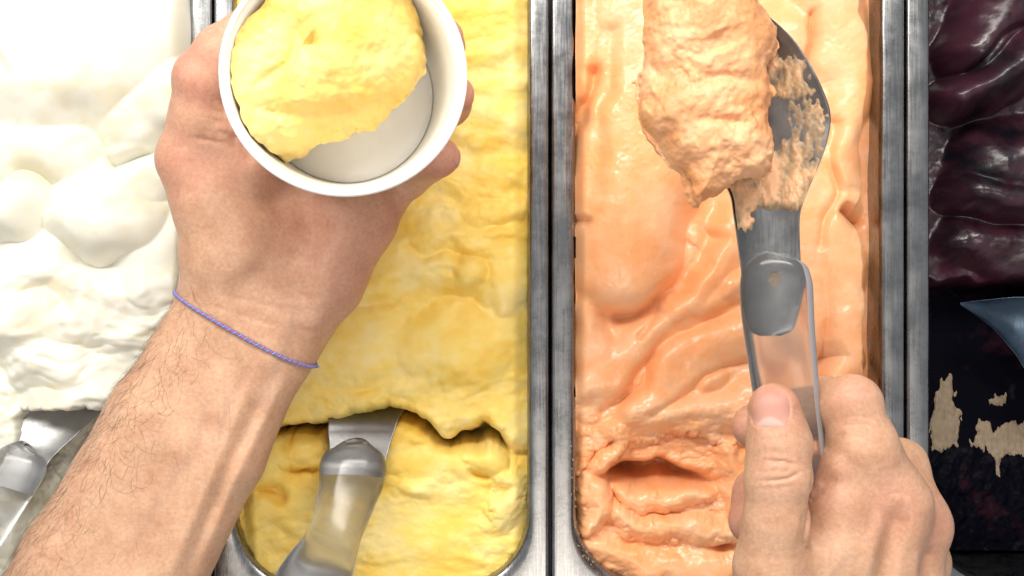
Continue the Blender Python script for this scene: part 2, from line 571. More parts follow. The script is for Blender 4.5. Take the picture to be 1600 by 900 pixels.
m, nt, ns, ln, b = mat('fingernail')
at = node(nt, 'ShaderNodeAttribute', attribute_name='lunula')
r = ramp(nt, [(0.0, (0.53, 0.265, 0.205)), (1.0, (0.60, 0.40, 0.335))])
ln.new(at.outputs['Fac'], r.inputs['Fac']); ln.new(r.outputs['Color'], b.inputs['Base Color'])
b.inputs['Roughness'].default_value = 0.48
b.inputs['Specular IOR Level'].default_value = 0.3
b.inputs['Subsurface Weight'].default_value = 0.25; b.inputs['Subsurface Radius'].default_value = (1.5, 0.7, 0.5); b.inputs['Subsurface Scale'].default_value = MM
v = coords(nt, (1, 0.06, 1)); bump_chain(nt, b, [(noise_tex(nt, v, 900, 2), 0.08, 0.2 * MM)])
M['nail'] = m


def plain(name, c, rough, **kw):
    m, nt, ns, ln, b = mat(name)
    v = coords(nt)
    r = ramp(nt, [(0.3, tuple(x * 0.8 for x in c)), (0.7, tuple(min(1, x * 1.1) for x in c))])
    ln.new(noise_tex(nt, v, kw.get('scale', 300), 4), r.inputs['Fac']); ln.new(r.outputs['Color'], b.inputs['Base Color'])
    b.inputs['Roughness'].default_value = rough
    return m


M['hair'] = plain('arm_hair', (0.085, 0.05, 0.03), 0.5)
M['cord_blue'] = plain('blue_cord', (0.16, 0.27, 0.55), 0.7, scale=900)
M['cord_pink'] = plain('pink_cord', (0.42, 0.13, 0.30), 0.7, scale=900)
M['residue'] = plain('dried_cream_residue', (0.27, 0.20, 0.13), 0.6, scale=420)

# ------------------------------------------------------------------ the display case floor under the pans
V = np.array([[-420, -340, -125], [420, -340, -125], [420, 360, -125], [-420, 360, -125]], float)
fl = mesh_np('case_floor', V, np.array([[0, 1, 2, 3]]), M['black'], smooth=False)
fl['kind'] = 'structure'


# ------------------------------------------------------------------ steel pans
def rrect(x0, x1, y0, y1, r, nc=14):
    pts = []
    for cx, cy, a0 in ((x1 - r, y1 - r, 0), (x0 + r, y1 - r, 90), (x0 + r, y0 + r, 180), (x1 - r, y0 + r, 270)):
        for a in np.linspace(a0, a0 + 90, nc):
            pts.append((cx + r * math.cos(math.radians(a)), cy + r * math.sin(math.radians(a))))
    # insert points along straight sides
    out = []
    for i, p in enumerate(pts):
        out.append(p); q = pts[(i + 1) % len(pts)]
        if math.hypot(q[0] - p[0], q[1] - p[1]) > 30:
            for t in np.linspace(0, 1, 12)[1:-1]:
                out.append((p[0] + t * (q[0] - p[0]), p[1] + t * (q[1] - p[1])))
    return np.array(out)


def sweep(x0, x1, y0, y1, ro, wdt, profile):
    rings = []
    for off, z in profile:
        r = ro[0] + (ro[1] - ro[0]) * min(off / wdt, 1.0) - max(off - wdt, 0)
        r = max(r, 4)
        p = rrect(x0 + off, x1 - off, y0 + off, y1 - off, r)
        # keep the same number of points per ring by sampling by index
        rings.append(np.column_stack([p, np.full(len(p), z)]))
    n = min(len(r) for r in rings)
    rings = [r[:n] for r in rings]
    return np.vstack(rings), grid_faces(len(rings), n, wrap_v=True)[:, ::-1]


def pan(pxo0, pxo1, inner, label, ytop=205.0, ybot=-152.0, rc=35.0, zf=0.0):
    x0 = (pxo0 - 800) * S0; x1 = (pxo1 - 800) * S0
    w = inner
    t = thing('steel_pan', label, 'pan', 'steel pans side by side in the display case')
    rim_prof = [(0.2, -9.0), (0.0, -2.0), (0.25, -0.7), (0.9, -0.05), (1.8, 0.12), (w * 0.5, 0.3), (w - 2.4, 0.2), (w - 1.4, -0.15), (w - 0.6, -0.9), (w - 0.1, -2.2), (w, -4.0)]
    # finer duplicate rings keep the creases tight
    V, F = sweep(x0, x1, ybot, ytop, (9.0, rc), w, rim_prof)
    V[:, 2] += zf
    o = mesh_np('rim', V, F, M['steel'], t)
    prof = [(w, -4.0), (w + 0.25, -14), (w + 1.2, -40), (w + 3.4, -95), (w + 5, -104), (w + 9, -109), (w + 16, -110)]
    V, F = sweep(x0, x1, ybot, ytop, (9.0, rc), w, prof)
    n = len(V) // len(prof)
    V = np.vstack([V, [[(x0 + x1) / 2, (ytop + ybot) / 2, -110]]])
    j = np.arange(n); e = (len(prof) - 1) * n
    V[:, 2] += zf
    mesh_np('basin', V, [F, np.stack([e + j, e + (j + 1) % n, np.full(n, len(V) - 1)], 1)], M['steel'], t)
    return t


pan(-218, 331, 11.0, 'steel pan of white gelato, leftmost, its right rim showing above the thumb')
pan(333.5, 858, 10.2, 'steel pan of yellow gelato, second from the left')
pan(861.5, 1414, 11.6, 'steel pan of orange gelato, third from the left')
pan(1417, 1960, 11.3, 'steel pan of dark chocolate gelato at the right edge')


# ------------------------------------------------------------------ gelato in the pans
def lump(u, v, cx, cy, rx, ry, ang, h, p=2.4, z0=0.0):
    c, s = math.cos(math.radians(ang)), math.sin(math.radians(ang))
    a = ((u - cx) * c + (v - cy) * s) / rx; b = (-(u - cx) * s + (v - cy) * c) / ry
    d = np.sqrt(a * a + b * b)
    return z0 + h * np.clip(1 - np.abs(d) ** p, -3, 1)


def cap2(u, v, pts, rads, h, z0=0.0, p=2.2):
    d, t = seg2(u, v, pts)
    r = np.interp(t, np.linspace(0, 1, len(rads)), rads)
    return z0 + h * np.clip(1 - (d / r) ** p, -3, 1)


def gelato(name, label, cat, ub, vb, zmid, hfun, material,  step=2.0, pan_px=None, vbot=None, rcorner=100, lat=0.35, tone=None):
    nu = int((ub[1] - ub[0]) / step); nv = int((vb[1] - vb[0]) / step)
    u, v = np.meshgrid(np.linspace(*ub, nu), np.linspace(*vb, nv), indexing='ij')
    z = hfun(u, v)
    k = S0 * (D - zmid) / D
    # slope-driven sideways push gives rolled lips instead of a plain height sheet
    du = (ub[1] - ub[0]) / (nu - 1); gu, gv = np.gradient(z, du)
    x = (u - 800) * k; y = (450 - v) * k
    lim = lambda g: np.tanh(g * 1.2)
    x = x - lim(gu) * lat * 2.0 * np.sign(1); y = y + lim(gv) * lat * 2.0
    V = np.stack([x, y, z], -1).reshape(-1, 3)
    F = grid_faces(nu, nv)[:, ::-1]
    if pan_px:
        # keep only what lies inside the pan's wall
        x0 = (pan_px[0] - 800) * S0 + 0.4; x1 = (pan_px[1] - 800) * S0 - 0.4; y0 = vbot
        r = rcorner
        cx = (x0 + x1) / 2; hw = (x1 - x0) / 2
        qx = np.abs(V[:, 0] - cx) - (hw - r); qy = (y0 + r) - V[:, 1]
        d = np.hypot(np.maximum(qx, 0), np.maximum(qy, 0)) + np.minimum(np.maximum(qx, qy), 0) - r
        # slide the outermost ring onto the wall so that the edge is clean
        keep = d < 0.8
        fk = keep[F].all(1)
        F = F[fk]
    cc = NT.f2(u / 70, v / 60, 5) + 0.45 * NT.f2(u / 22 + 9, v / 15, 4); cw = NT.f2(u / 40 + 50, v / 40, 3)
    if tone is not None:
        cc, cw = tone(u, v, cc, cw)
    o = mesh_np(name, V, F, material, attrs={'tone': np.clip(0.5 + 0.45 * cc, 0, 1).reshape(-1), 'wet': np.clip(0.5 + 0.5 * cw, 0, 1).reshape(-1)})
    return tag(o, label, cat)


NT = Noise(77)
NA, NB, NC, ND = Noise(3), Noise(11), Noise(23), Noise(41)


def h_white(u, v):
    wu = u + 16 * NA.f2(u / 95, v / 95, 2); wv = v + 16 * NA.f2(u / 95 + 40, v / 95, 2)
    z = np.full_like(u, -4.0) + 3 * NB.f2(u / 90, v / 90)
    L = [(95, 70, 250, 175, -12, 24), (250, 150, 150, 70, -32, 13), (215, 262, 90, 60, -28, 9), (165, 345, 108, 70, 8, 21), (5, 322, 62, 58, 10, 19), (40, 230, 120, 55, 5, 12),
         (40, 420, 90, 60, -20, 9), (250, 400, 70, 70, 0, 8), (120, 470, 110, 60, 10, 9), (20, 500, 70, 60, 0, 8), (210, 520, 90, 60, -20, 9),
         (90, 570, 100, 45, 5, 8), (140, 610, 110, 32, -4, 8)]
    for cx, cy, rx, ry, a, h in L:
        z = smax(z, lump(wu, wv, cx, cy, rx, ry, a, h, 2.2), 1.6)
    # rough broken part lower down
    r = sstep(400, 470, v)
    z = z + r * (5.0 * NB.f2(wu / 80, wv / 46, 3, 0.45) + 1.8 * (1 - np.abs(NC.f2(wu / 70, wv / 38, 3))))
    z = z + (1 - r) * 0.5 * NC.f2(u / 70, v / 70, 2)
    # fold in the big mound
    d, t = seg2(wu, wv, [(310, 190), (240, 235), (165, 262)])
    z = z - 13 * np.exp(-(d / 13) ** 2) * np.clip(t * 8, 0, 1)
    d, t = seg2(wu, wv, [(-20, 75), (25, 100)])
    z = z - 7 * np.exp(-(d / 14) ** 2)
    # scooped-out hollow under the edge at the bottom
    e = 637 + 6 * NA.n2(u / 25, u * 0 + 3) + 4 * NC.n2(u / 9, u * 0)
    left = sstep(10, 24, u - 4 * NB.n2(v / 14, v * 0))
    cut = sstep(e - 2, e + 5, v) * left
    floor_ = -22 + 5 * NB.f2(u / 60, v / 60) + 14 * sstep(700, 860, v) + 1.5 * NC.f2(u / 16, v / 16)
    z = z * (1 - cut) + floor_ * cut
    return np.minimum(z, 24) - 14 * sstep(270, 300, u) 


gelato('white_gelato', 'white gelato heaped in soft folds in the leftmost pan', 'gelato', (-170, 297), (-195, 980), 6, h_white, M['white'], step=1.9)


def h_yellow(u, v):
    wu = u + 10 * NB.f2(u / 50, v / 50, 3); wv = v + 10 * NB.f2(u / 50 + 9, v / 50 + 30, 3)
    z = 1.0 + 4.0 * NA.f2(u / 190, v / 110, 3) + 1.5 * NC.f2(u / 70, v / 44, 3) + 0.22 * NB.f2(u / 18, v / 15, 4) + 0.09 * NC.f2(u / 6.5, v / 5.5, 2)
    # soft horizontal spatula strokes
    rid = 1 - np.abs(ND.f2(wu / 150, wv / 46, 3))
    z = z - 0.7 * sstep(0.4, 1.0, rid)
    for pts, w, dp in (([(690, 345), (760, 352), (815, 340)], 10, 2.5), ([(640, 395), (700, 392), (790, 425)], 9, 3.5), ([(660, 300), (720, 318), (800, 300)], 14, 2.5),
                       ([(560, 470), (650, 455), (730, 478), (815, 470)], 12, 2.5), ([(470, 590), (560, 600), (650, 575)], 12, 2.0), ([(680, 215), (760, 240), (820, 225)], 12, 2.5),
                       ([(700, 600), (760, 560), (820, 575)], 10, 2.0), ([(700, 100), (760, 120), (820, 90)], 12, 2.0)):
        d, t = seg2(wu, wv, pts)
        z = z - 0.6 * dp * np.exp(-(d / w) ** 2) + 0.5 * dp * np.exp(-((d - 2.2 * w) / w) ** 2)
    for cx, cy, rx, ry, a, h in ((735, 430, 38, 30, 0, 9), (790, 450, 34, 50, 10, 6), (700, 540, 110, 60, 0, 6), (560, 540, 90, 70, -20, 6), (600, 420, 90, 50, 10, 6)):
        z = smax(z, lump(wu, wv, cx, cy, rx, ry, a, h), 3)
    # the level drops below the broken edge
    eu = [340, 430, 470, 510, 545, 575, 605, 640, 670, 700, 735, 765, 785, 800, 900]
    ev = [690, 674, 668, 666, 656, 648, 640, 648, 664, 680, 676, 674, 690, 700, 716]
    e = np.interp(u, eu, ev) + 9 * NC.f2(u / 42, v / 60, 3, 0.5) + 2.2 * NA.f2(u / 16, v / 30, 3)
    low = -5 + 2.2 * NB.f2(u / 70, v / 40, 3) + 0.5 * NC.f2(u / 18, v / 13, 3)
    for cx, cy, rx, ry, a, h in ((425, 725, 60, 36, -60, 6), (450, 700, 60, 22, 10, 5), (760, 712, 60, 30, 10, 6), (790, 775, 30, 60, 10, 6), (720, 735, 50, 26, 12, 3), (415, 800, 60, 30, -20, 3), (650, 720, 50, 22, 5, 2)):
        low = smax(low, lump(wu + 6 * NC.f2(u / 12, v / 12), wv, cx, cy, rx, ry, a, h, 2.6, -5), 2)
    for cx, cy, rx, ry in ((744, 748, 16, 9), (776, 768, 22, 16), (423, 775, 20, 14), (470, 735, 26, 7)):
        low = low - 7 * np.exp(-(((wu - cx) / rx) ** 2 + ((wv - cy) / ry) ** 2) ** 1.5)
    # scraped smooth bottom
    sm = sstep(770, 810, v) * sstep(560, 600, u) * sstep(760, 720, u)
    low = low * (1 - 0.6 * sm) - 5 * sm
    c = sstep(e - 3, e + 5, v)
    z = z * (1 - c) + low * c
    gap = np.interp(u, [340, 430, 480, 520, 560, 620, 690, 740, 780, 800, 850], [0, 30, 34, 34, 30, 34, 30, 44, 36, 10, 0])
    g = np.exp(-((v - e - 9) / np.interp(u, [430, 520, 640, 780], [10, 11, 12, 14])) ** 2)
    z = z - gap * g
    # thin melted film towards the walls
    lw = sstep(800, 826, u) + sstep(398, 374, u) + sstep(850, 905, v) * 0.5
    return z - 5 * lw - 3 * np.clip(sstep(770, 830, u), 0, 1)


gelato('yellow_gelato', 'matte yellow gelato with a cracked broken edge, in the second pan', 'gelato', (345, 850), (-200, 985), 0, h_yellow, M['yellow'], step=1.6, pan_px=(333.5 + 33.6, 858 - 33.6), vbot=-152 + 10.2, rcorner=34.5)


def h_orange(u, v):
    wu = u + 11 * NA.f2(u / 80, v / 80, 2); wv = v + 11 * NA.f2(u / 80 + 31, v / 80, 2)
    z = -3 + 2.5 * NB.f2(u / 120, v / 160, 3)
    # long tongue from the top, rounded at its foot
    z = smax(z, cap2(wu, wv, [(1040, -80), (1015, 200), (975, 400)], [150, 118, 88], 19, -2, 2.6), 3)
    z = smax(z, cap2(wu, wv, [(905, -60), (915, 60), (912, 150)], [40, 46, 24], 9), 2)
    z = smax(z, cap2(wu, wv, [(1290, -80), (1330, 120), (1310, 260)], [60, 58, 40], 11), 3)
    z = smax(z, cap2(wu, wv, [(1300, 300), (1310, 420), (1320, 520)], [46, 52, 30], 9), 3)
    z = smax(z, cap2(wu, wv, [(1230, 60), (1270, 330), (1255, 520)], [60, 60, 44], 7), 3)
    z = smax(z, cap2(wu, wv, [(1180, 330), (1120, 420), (1060, 470)], [60, 50, 30], 8), 3)
    z = smax(z, cap2(wu, wv, [(1320, 490), (1335, 560), (1300, 640)], [34, 34, 30], 10), 2)
    # curved folds in the middle
    fu = u + 26 * NB.f2(u / 95, v / 95, 2); fv = v + 26 * NB.f2(u / 95 + 11, v / 95, 2)
    for pts, r, h in (([(1180, 430), (1080, 475), (1000, 535), (920, 620)], [44, 40, 42, 30], 6.0), ([(1200, 520), (1120, 540), (1045, 600), (985, 670)], [52, 50, 40, 26], 6.5), ([(900, 480), (915, 560), (905, 660)], [26, 30, 26], 5),
                      ([(1180, 640), (1090, 645), (1000, 665)], [36, 34, 26], 6), ([(1190, 400), (1150, 430)], [30, 24], 8)):
        z = smax(z, cap2(fu, fv, pts, r, h, 0, 2.0), 4.5)
    z = z + 0.8 * NC.f2(u / 60, v / 90, 2) + 0.16 * NB.f2(u / 12, v / 18, 3) + 0.07 * NC.f2(u / 5, v / 5, 2)
    for pts, w, dp in (([(1118, 370), (1085, 420), (1030, 470), (970, 495)], 15, 8), ([(925, 120), (915, 200), (905, 260)], 9, 7), ([(1270, 20), (1275, 110), (1262, 180)], 7, 6),
                       ([(900, 345), (925, 350)], 8, 8), ([(1300, 560), (1275, 640)], 8, 4), ([(1322, 320), (1345, 335)], 10, 14), ([(1035, 480), (1000, 520)], 6, 3), ([(1165, 470), (1060, 515), (990, 585), (940, 640)], 9, 3.5), ([(1175, 560), (1100, 585), (1030, 650)], 8, 3.0), ([(1150, 150), (1130, 300), (1105, 360)], 14, 4), ([(950, 60), (945, 200), (930, 330)], 12, 2.5), ([(1290, 200), (1300, 290), (1285, 380)], 9, 3)):
        d, t = seg2(wu, wv, pts)
        z = z - dp * np.exp(-(d / w) ** 2)
    # rough torn zone and the scooped hollow
    rough = sstep(600, 690, v)
    z = z + rough * (1.8 * NC.f2(u / 34, v / 20, 4) + 0.25 * NB.f2(u / 8, v / 6, 2))
    eu = [860, 905, 940, 965, 1000, 1040, 1080, 1120, 1160, 1200, 1400]
    ev = [770, 745, 705, 690, 692, 682, 678, 690, 700, 690, 690]
    e = np.interp(u, eu, ev) + 7 * NA.f2(u / 16, v / 50, 3) + 3 * NC.n2(u / 5, v / 9)
    low = -10 + 2.0 * NB.f2(u / 60, v / 30, 3) + 1.0 * NC.f2(u / 16, v / 8, 4)
    for pts, r, h in (([(965, 700), (945, 745), (925, 790), (915, 830)], [16, 22, 24, 20], 9), ([(950, 800), (1020, 822), (1100, 838), (1170, 850)], [18, 20, 20, 20], 8),
                      ([(985, 778), (1050, 782), (1110, 775)], [20, 22, 16], 6), ([(1140, 700), (1165, 740), (1160, 800)], [20, 26, 20], 8), ([(930, 860), (1000, 880), (1120, 905)], [26, 34, 36], 5)):
        low = smax(low, cap2(wu + 9 * NC.f2(u / 34, v / 34, 4), wv + 9 * NC.f2(u / 34 + 9, v / 34, 4), pts, r, h, -9, 1.8), 2.5)
    low = low - 30 * np.exp(-(((wu - 1035) / 82) ** 2 + ((wv - 748 - 0.05 * (u - 1035)) / 13) ** 2) ** 1.6)
    low = low - 7 * np.exp(-(((wu - 985) / 30) ** 2 + ((wv - 742) / 18) ** 2) ** 1.6) - 6 * np.exp(-(((wu - 1128) / 14) ** 2 + ((wv - 866) / 9) ** 2))
    c = sstep(e - 3, e + 9, v)
    z = z * (1 - c) + low * c
    # the mass has come away from the right-hand wall in places
    edge = 1347 + 9 * NB.f2(v / 60, v * 0, 3) - 12 * np.exp(-((v - 335) / 22) ** 2) - 6 * sstep(250, 80, v)
    z = z - 16 * sstep(-5, 7, u - edge) ** 1.5
    z = z - 6 * sstep(916, 900, u)
    return z


gelato('orange_gelato', 'glossy orange gelato with curved folds and a scooped hollow, in the third pan', 'gelato', (876, 1400), (-200, 985), 2, h_orange, M['orange'], step=1.6, pan_px=(861.5 + 38.2, 1414 - 38.2), vbot=-152 + 11.6, rcorner=34.5)


def h_choc(u, v):
    wu = u + 9 * NA.f2(u / 80, v / 70, 2); wv = v + 9 * NA.f2(u / 80 + 5, v / 70 + 8, 2)
    z = np.full_like(u, -36.0) + 1.5 * NB.f2(u / 60, v / 60)
    for pts, r, h in (([(1690, -120), (1580, 0), (1515, 90)], [120, 92, 52], 27), ([(1720, -10), (1610, 85), (1530, 140), (1480, 165)], [70, 60, 48, 34], 34),
                      ([(1780, 235), (1640, 255), (1545, 262)], [110, 92, 74], 29), ([(1780, 310), (1600, 316), (1505, 306)], [56, 50, 42], 30), ([(1740, 390), (1580, 390), (1500, 380)], [66, 56, 40], 15)):
        z = smax(z, cap2(wu, wv, pts, r, h, -36, 2.0), 5)
    for pts, w, dp in (([(1500, 120), (1545, 75), (1600, 40)], 5, 2.5),):
        d, t = seg2(wu, wv, pts)
        z = z - dp * np.exp(-(d / w) ** 2)
    z = z + 0.5 * NC.f2(u / 26, v / 22, 3)
    low = -64 + 0.8 * NB.f2(u / 80, v / 60, 2) + 5 * sstep(690, 780, v) + sstep(700, 740, v) * 1.0 * NC.f2(u / 12, v / 12, 3)
    c = sstep(432, 458, v + 8 * NB.n2(u / 22, v * 0))
    z = z * (1 - c) + low * c
    return z


gelato('chocolate_gelato', 'glossy dark chocolate gelato in thick folds in the rightmost pan', 'gelato', (1400, 1960), (-200, 985), -30, h_choc, M['choc'], step=2.2, pan_px=(1417 + 40, 1960 - 40), vbot=-152 + 16, rcorner=30, lat=0.1, tone=lambda u, v, c, w: (c - 1.4 * sstep(436, 460, v), w - 2 * sstep(436, 460, v)))  # tone and gloss drop on the low part: painted shade of the pan floor


# ------------------------------------------------------------------ paper cup
CUP_TOP = W(538, 115, 125.0)
CUP_BASE = W(541, 150, 72.0)
CAX = (CUP_TOP - CUP_BASE); CUP_H = np.linalg.norm(CAX); CAX = CAX / CUP_H
R_TOP, R_BASE = 44.6, 37.2
_e1 = np.cross([0, 1, 0], CAX); _e1 /= np.linalg.norm(_e1); _e2 = np.cross(CAX, _e1)


def lathe(profile, seg=96, closed=False):
    a = np.linspace(0, 2 * np.pi, seg, endpoint=False)
    V = []
    for r, t in profile:
        V.append(CUP_BASE + CAX * t + r * (np.cos(a)[:, None] * _e1 + np.sin(a)[:, None] * _e2))
    return np.vstack(V), grid_faces(len(profile), seg, wrap_u=closed, wrap_v=True)


def cup_r(t):
    return R_BASE + (R_TOP - R_BASE) * t / CUP_H


cup = thing('paper_cup', 'white paper cup with a rolled rim, held in the left hand', 'cup')
rp = [(R_TOP + 0.5 + 1.2 * math.cos(a), CUP_H - 0.2 + 1.2 * math.sin(a)) for a in np.linspace(0, 2 * math.pi, 14, endpoint=False)]
V, F = lathe(rp, closed=True)
mesh_np('rim', V, F[:, ::-1], M['paper'], cup)
V, F = lathe([(cup_r(-7) - 0.9, -7), (cup_r(-7), -7), (cup_r(0), 0), (cup_r(20), 20), (cup_r(40), 40), (R_TOP, CUP_H - 0.4), (R_TOP - 0.7, CUP_H - 0.4), (cup_r(40) - 0.7, 40), (cup_r(20) - 0.7, 20), (cup_r(0) - 0.7, 0), (cup_r(-7) - 0.9, -7)])
mesh_np('wall', V, F, M['paper'], cup)
V, F = lathe([(R_BASE - 1.05, -5.0), (R_BASE - 1.05, -0.6), (R_BASE - 1.6, 0.0), (R_BASE - 5, 0.15), (14, 0.2), (0.3, 0.2)])
mesh_np('base', V, F[:, ::-1], M['paper'], cup)


def cup_sd(X, Y, Z, grow=0.0):
    """distance to the solid cone of the cup"""
    x = X - CUP_BASE[0]; y = Y - CUP_BASE[1]; z = Z - CUP_BASE[2]
    t = x * CAX[0] + y * CAX[1] + z * CAX[2]
    r = np.sqrt(np.maximum(x * x + y * y + z * z - t * t, 0))
    d = (r - (R_BASE + (R_TOP - R_BASE) * t / CUP_H) - grow) * 0.99
    return np.maximum(np.maximum(d, -7 - grow - t), t - CUP_H - 1.5)


# ------------------------------------------------------------------ lumps of gelato from an outline
def poly_sd(u, v, pts):
    """signed distance to a closed polygon (negative inside)"""
    P = np.asarray(pts, float); n = len(P)
    d = np.full(np.broadcast(u, v).shape, 1e18); s = np.ones(d.shape)
    for i in range(n):
        a = P[i]; b = P[i - 1]; e = b - a
        wx = u - a[0]; wy = v - a[1]
        t = np.clip((wx * e[0] + wy * e[1]) / (e.dot(e) + 1e-9), 0, 1)
        d = np.minimum(d, (wx - e[0] * t) ** 2 + (wy - e[1] * t) ** 2)
        c1 = v >= a[1]; c2 = v < b[1]; c3 = e[0] * wy > e[1] * wx
        s = np.where((c1 & c2 & c3) | (~c1 & ~c2 & ~c3), -s, s)
    return s * np.sqrt(d)


def lump_from_outline(outline, zmid, up, down, R, h, extra=None, noises=(), rag=0.8):
    k = S0 * (D - zmid) / D
    P = [((a - 800) * k, (450 - b) * k) for a, b in outline]
    P = np.array(P)
    lo = [P[:, 0].min() - 5, P[:, 1].min() - 5, zmid - down - 5]; hi = [P[:, 0].max() + 5, P[:, 1].max() + 5, zmid + up + 6]
    f = Field(lo, hi, h)
    X, Y = f.ax[0][:, None], f.ax[1][None, :]
    d = poly_sd(X, Y, P) + rag * NC.f2(X / 4.0 + 0 * Y, Y / 4.0 + 0 * X, 3)
    q = np.clip(-d / R, 0, 1); prof = np.sqrt(np.clip(1 - (1 - q) ** 2, 0, 1))
    Z = f.ax[2][None, None, :] - zmid
    top = up * prof[:, :, None]; bot = down * prof[:, :, None]
    F = np.maximum(np.maximum(Z - top, -bot - Z) * 0.8, d[:, :, None] * 0.8)
    f.F = F.astype(np.float32)
    if extra:
        extra(f)
    for nz, amp, scale, octv in noises:
        f.noise(nz, amp, scale, octv)
    return f


def gelato_attrs(V, nz, s1=9.0, s2=4.0):
    return {'tone': np.clip(0.5 + 0.5 * nz.f3(V, s1, 4), 0, 1), 'wet': np.clip(0.5 + 0.5 * nz.f3(V + 50, s2, 2), 0, 1)}


def cut_to_cup(f):
    X = f.ax[0][:, None, None]; Y = f.ax[1][None, :, None]; Z = f.ax[2][None, None, :]
    x = X - CUP_BASE[0]; y = Y - CUP_BASE[1]; z = Z - CUP_BASE[2]
    t = x * CAX[0] + y * CAX[1] + z * CAX[2]
    r = np.sqrt(np.maximum(x * x + y * y + z * z - t * t, 0))
    d = r - (R_BASE + (R_TOP - R_BASE) * t / CUP_H) + 0.9
    f.F = np.maximum(f.F, np.maximum(d, 0.3 - t)).astype(np.float32)
    f.dent([W(480, 60, 122), W(495, 75, 122)], 3.0, 3.0, 8)
    f.dent([W(395, 140, 118), W(450, 100, 122), W(470, 40, 124)], 2.0, 1.6, 8)
    f.dent([W(370, 165, 112), W(450, 180, 115), W(560, 170, 116)], 2.5, 1.5, 8)


fs = lump_from_outline([(668, -60), (664, 0), (668, 50), (666, 92), (655, 122), (632, 152), (604, 182), (585, 200), (560, 206), (530, 218), (495, 226), (478, 240), (450, 250), (420, 275), (340, 290), (240, 200), (240, 60), (300, -80), (450, -150), (600, -140)],
                       94, 30, 26, 26, 0.55, cut_to_cup, [(NA, 3.0, 30, 2), (NB, 0.6, 9, 3), (NC, 0.25, 2.4, 2)])
V, F = fs.mesh()
tag(mesh_np('gelato_scoop', V, F, M['scoop_yellow'], attrs=gelato_attrs(V, NT, 16)), 'rough scoop of yellow gelato inside the white paper cup', 'gelato')

# ------------------------------------------------------------------ left hand and forearm
RED = []


def skin_attrs(V, reds, veins=()):
    red = np.zeros(len(V))
    for p, r, a in reds:
        red = np.maximum(red, a * np.exp(-(((V - np.asarray(p)) ** 2).sum(1)) / (r * r)))
    ve = np.zeros(len(V))
    u, v = PX(V[:, 0], V[:, 1], V[:, 2])
    for pts, w, a in veins:
        d, t = seg2(u, v, pts)
        ve = np.maximum(ve, a * np.exp(-(d / w) ** 2) * np.clip(np.minimum(t, 1 - t) * 6, 0, 1))
    return {'redness': red * 0.85, 'vein': ve}


lf = Field(W(-130, 1150, 10) - np.array([18, 6, 0]), W(760, -150, 10) + np.array([0, 0, 105]), 0.8)
# forearm: radius side and ulna side, blended
for a, b, c in ((-1, 0, 0), (1, 0, 0)):
    px = lambda cx, cy, o: (cx + a * o * 0.87, cy + a * o * 0.5)
    lf.chain([W(*px(-80, 1340, 70), 58), W(*px(30, 1150, 66), 56), W(*px(169, 906, 60), 54), W(*px(292, 681, 53), 51), W(*px(384, 509, 46), 48)], [25.5, 24.0, 22.4, 20.6, 18.9], k=16, kj=6)
# palm: thumb side (thenar), little-finger side (hypothenar), middle
lf.chain([W(362, 475, 50), W(354, 405, 56), W(332, 312, 62), W(299, 250, 66)], [17.5, 18.2, 16.6, 13.8], k=10, kj=6)
lf.ell(W(385, 370, 56), (17, 22, 19), k=9, rot=0.25)
lf.chain([W(425, 525, 49), W(500, 430, 50), W(556, 345, 50)], [20, 19.5, 17], k=10, kj=5)
lf.chain([W(390, 500, 46), W(450, 380, 42), W(480, 270, 38)], [19, 18, 15], k=12, kj=6)
for m in ((402, 165, 40), (462, 180, 38), (525, 225, 39)):
    lf.chain([W(440, 400, 42), W(*m)], [15, 12.5], k=9)
lf.chain([W(540, 350, 46), W(588, 305, 46)], [16, 13], k=9)
lf.chain([W(338, 150, 70), W(352, 200, 68), W(385, 255, 62)], [11, 12.5, 15], k=7, kj=6)
# thumb
lf.chain([W(297, 250, 66), W(312, 185, 73), W(319, 125, 79)], [13.6, 11.6, 12.2], k=5, kj=5)
lf.chain([W(319, 122, 79), W(345, 85, 82), W(392, 40, 84)], [12.0, 11.0, 9.0], k=3, kj=3)
# fingers wrapped round the cup
lf.chain([W(588, 305, 46), W(636, 276, 48), W(668, 252, 64), W(685, 246, 84)], [11.5, 9.4, 9.0, 8.7], k=4, kj=3)
lf.chain([W(525, 225, 39), W(640, 190, 44), W(700, 160, 66), W(711, 148, 90)], [12, 10.5, 9.5, 8.0], k=4, kj=3)
lf.chain([W(462, 180, 38), W(610, 110, 42), W(688, 75, 68), W(692, 58, 92)], [12, 10.5, 9.5, 8.0], k=4, kj=3)
lf.chain([W(402, 165, 40), W(530, 30, 42), W(640, -25, 66), W(668, -40, 90)], [12, 10.5, 9.5, 8.5], k=4, kj=3)
# tendons and hollows of the inner wrist
lf.dent([W(455, 560, 66), W(420, 640, 68), W(370, 740, 70), W(300, 900, 74)], 3.2, -1.7, 14)
lf.dent([W(405, 555, 66), W(372, 640, 69), W(325, 760, 72), W(255, 920, 75)], 3.0, -1.4, 14)
lf.dent([W(430, 575, 66), W(395, 650, 68), W(345, 760, 70), W(275, 930, 74)], 3.2, 1.5, 14)
lf.dent([W(375, 560, 67), W(340, 640, 70), W(290, 760, 72)], 4.0, 0.9, 14)
lf.dent([W(480, 600, 62), W(445, 690, 64), W(400, 790, 66)], 4.5, 0.9, 14)
# wrist folds
lf.dent([W(285, 455, 62), W(340, 480, 67), W(420, 505, 68), W(500, 520, 62)], 1.1, 0.55, 9)
lf.dent([W(290, 435, 63), W(350, 462, 68), W(430, 480, 68), W(520, 490, 62)], 1.0, 0.4, 9)
# hollow below the thumb pad and life-line fold
lf.dent([W(462, 500, 64), W(480, 410, 62), W(510, 320, 60)], 8.5, 4.2, 24)
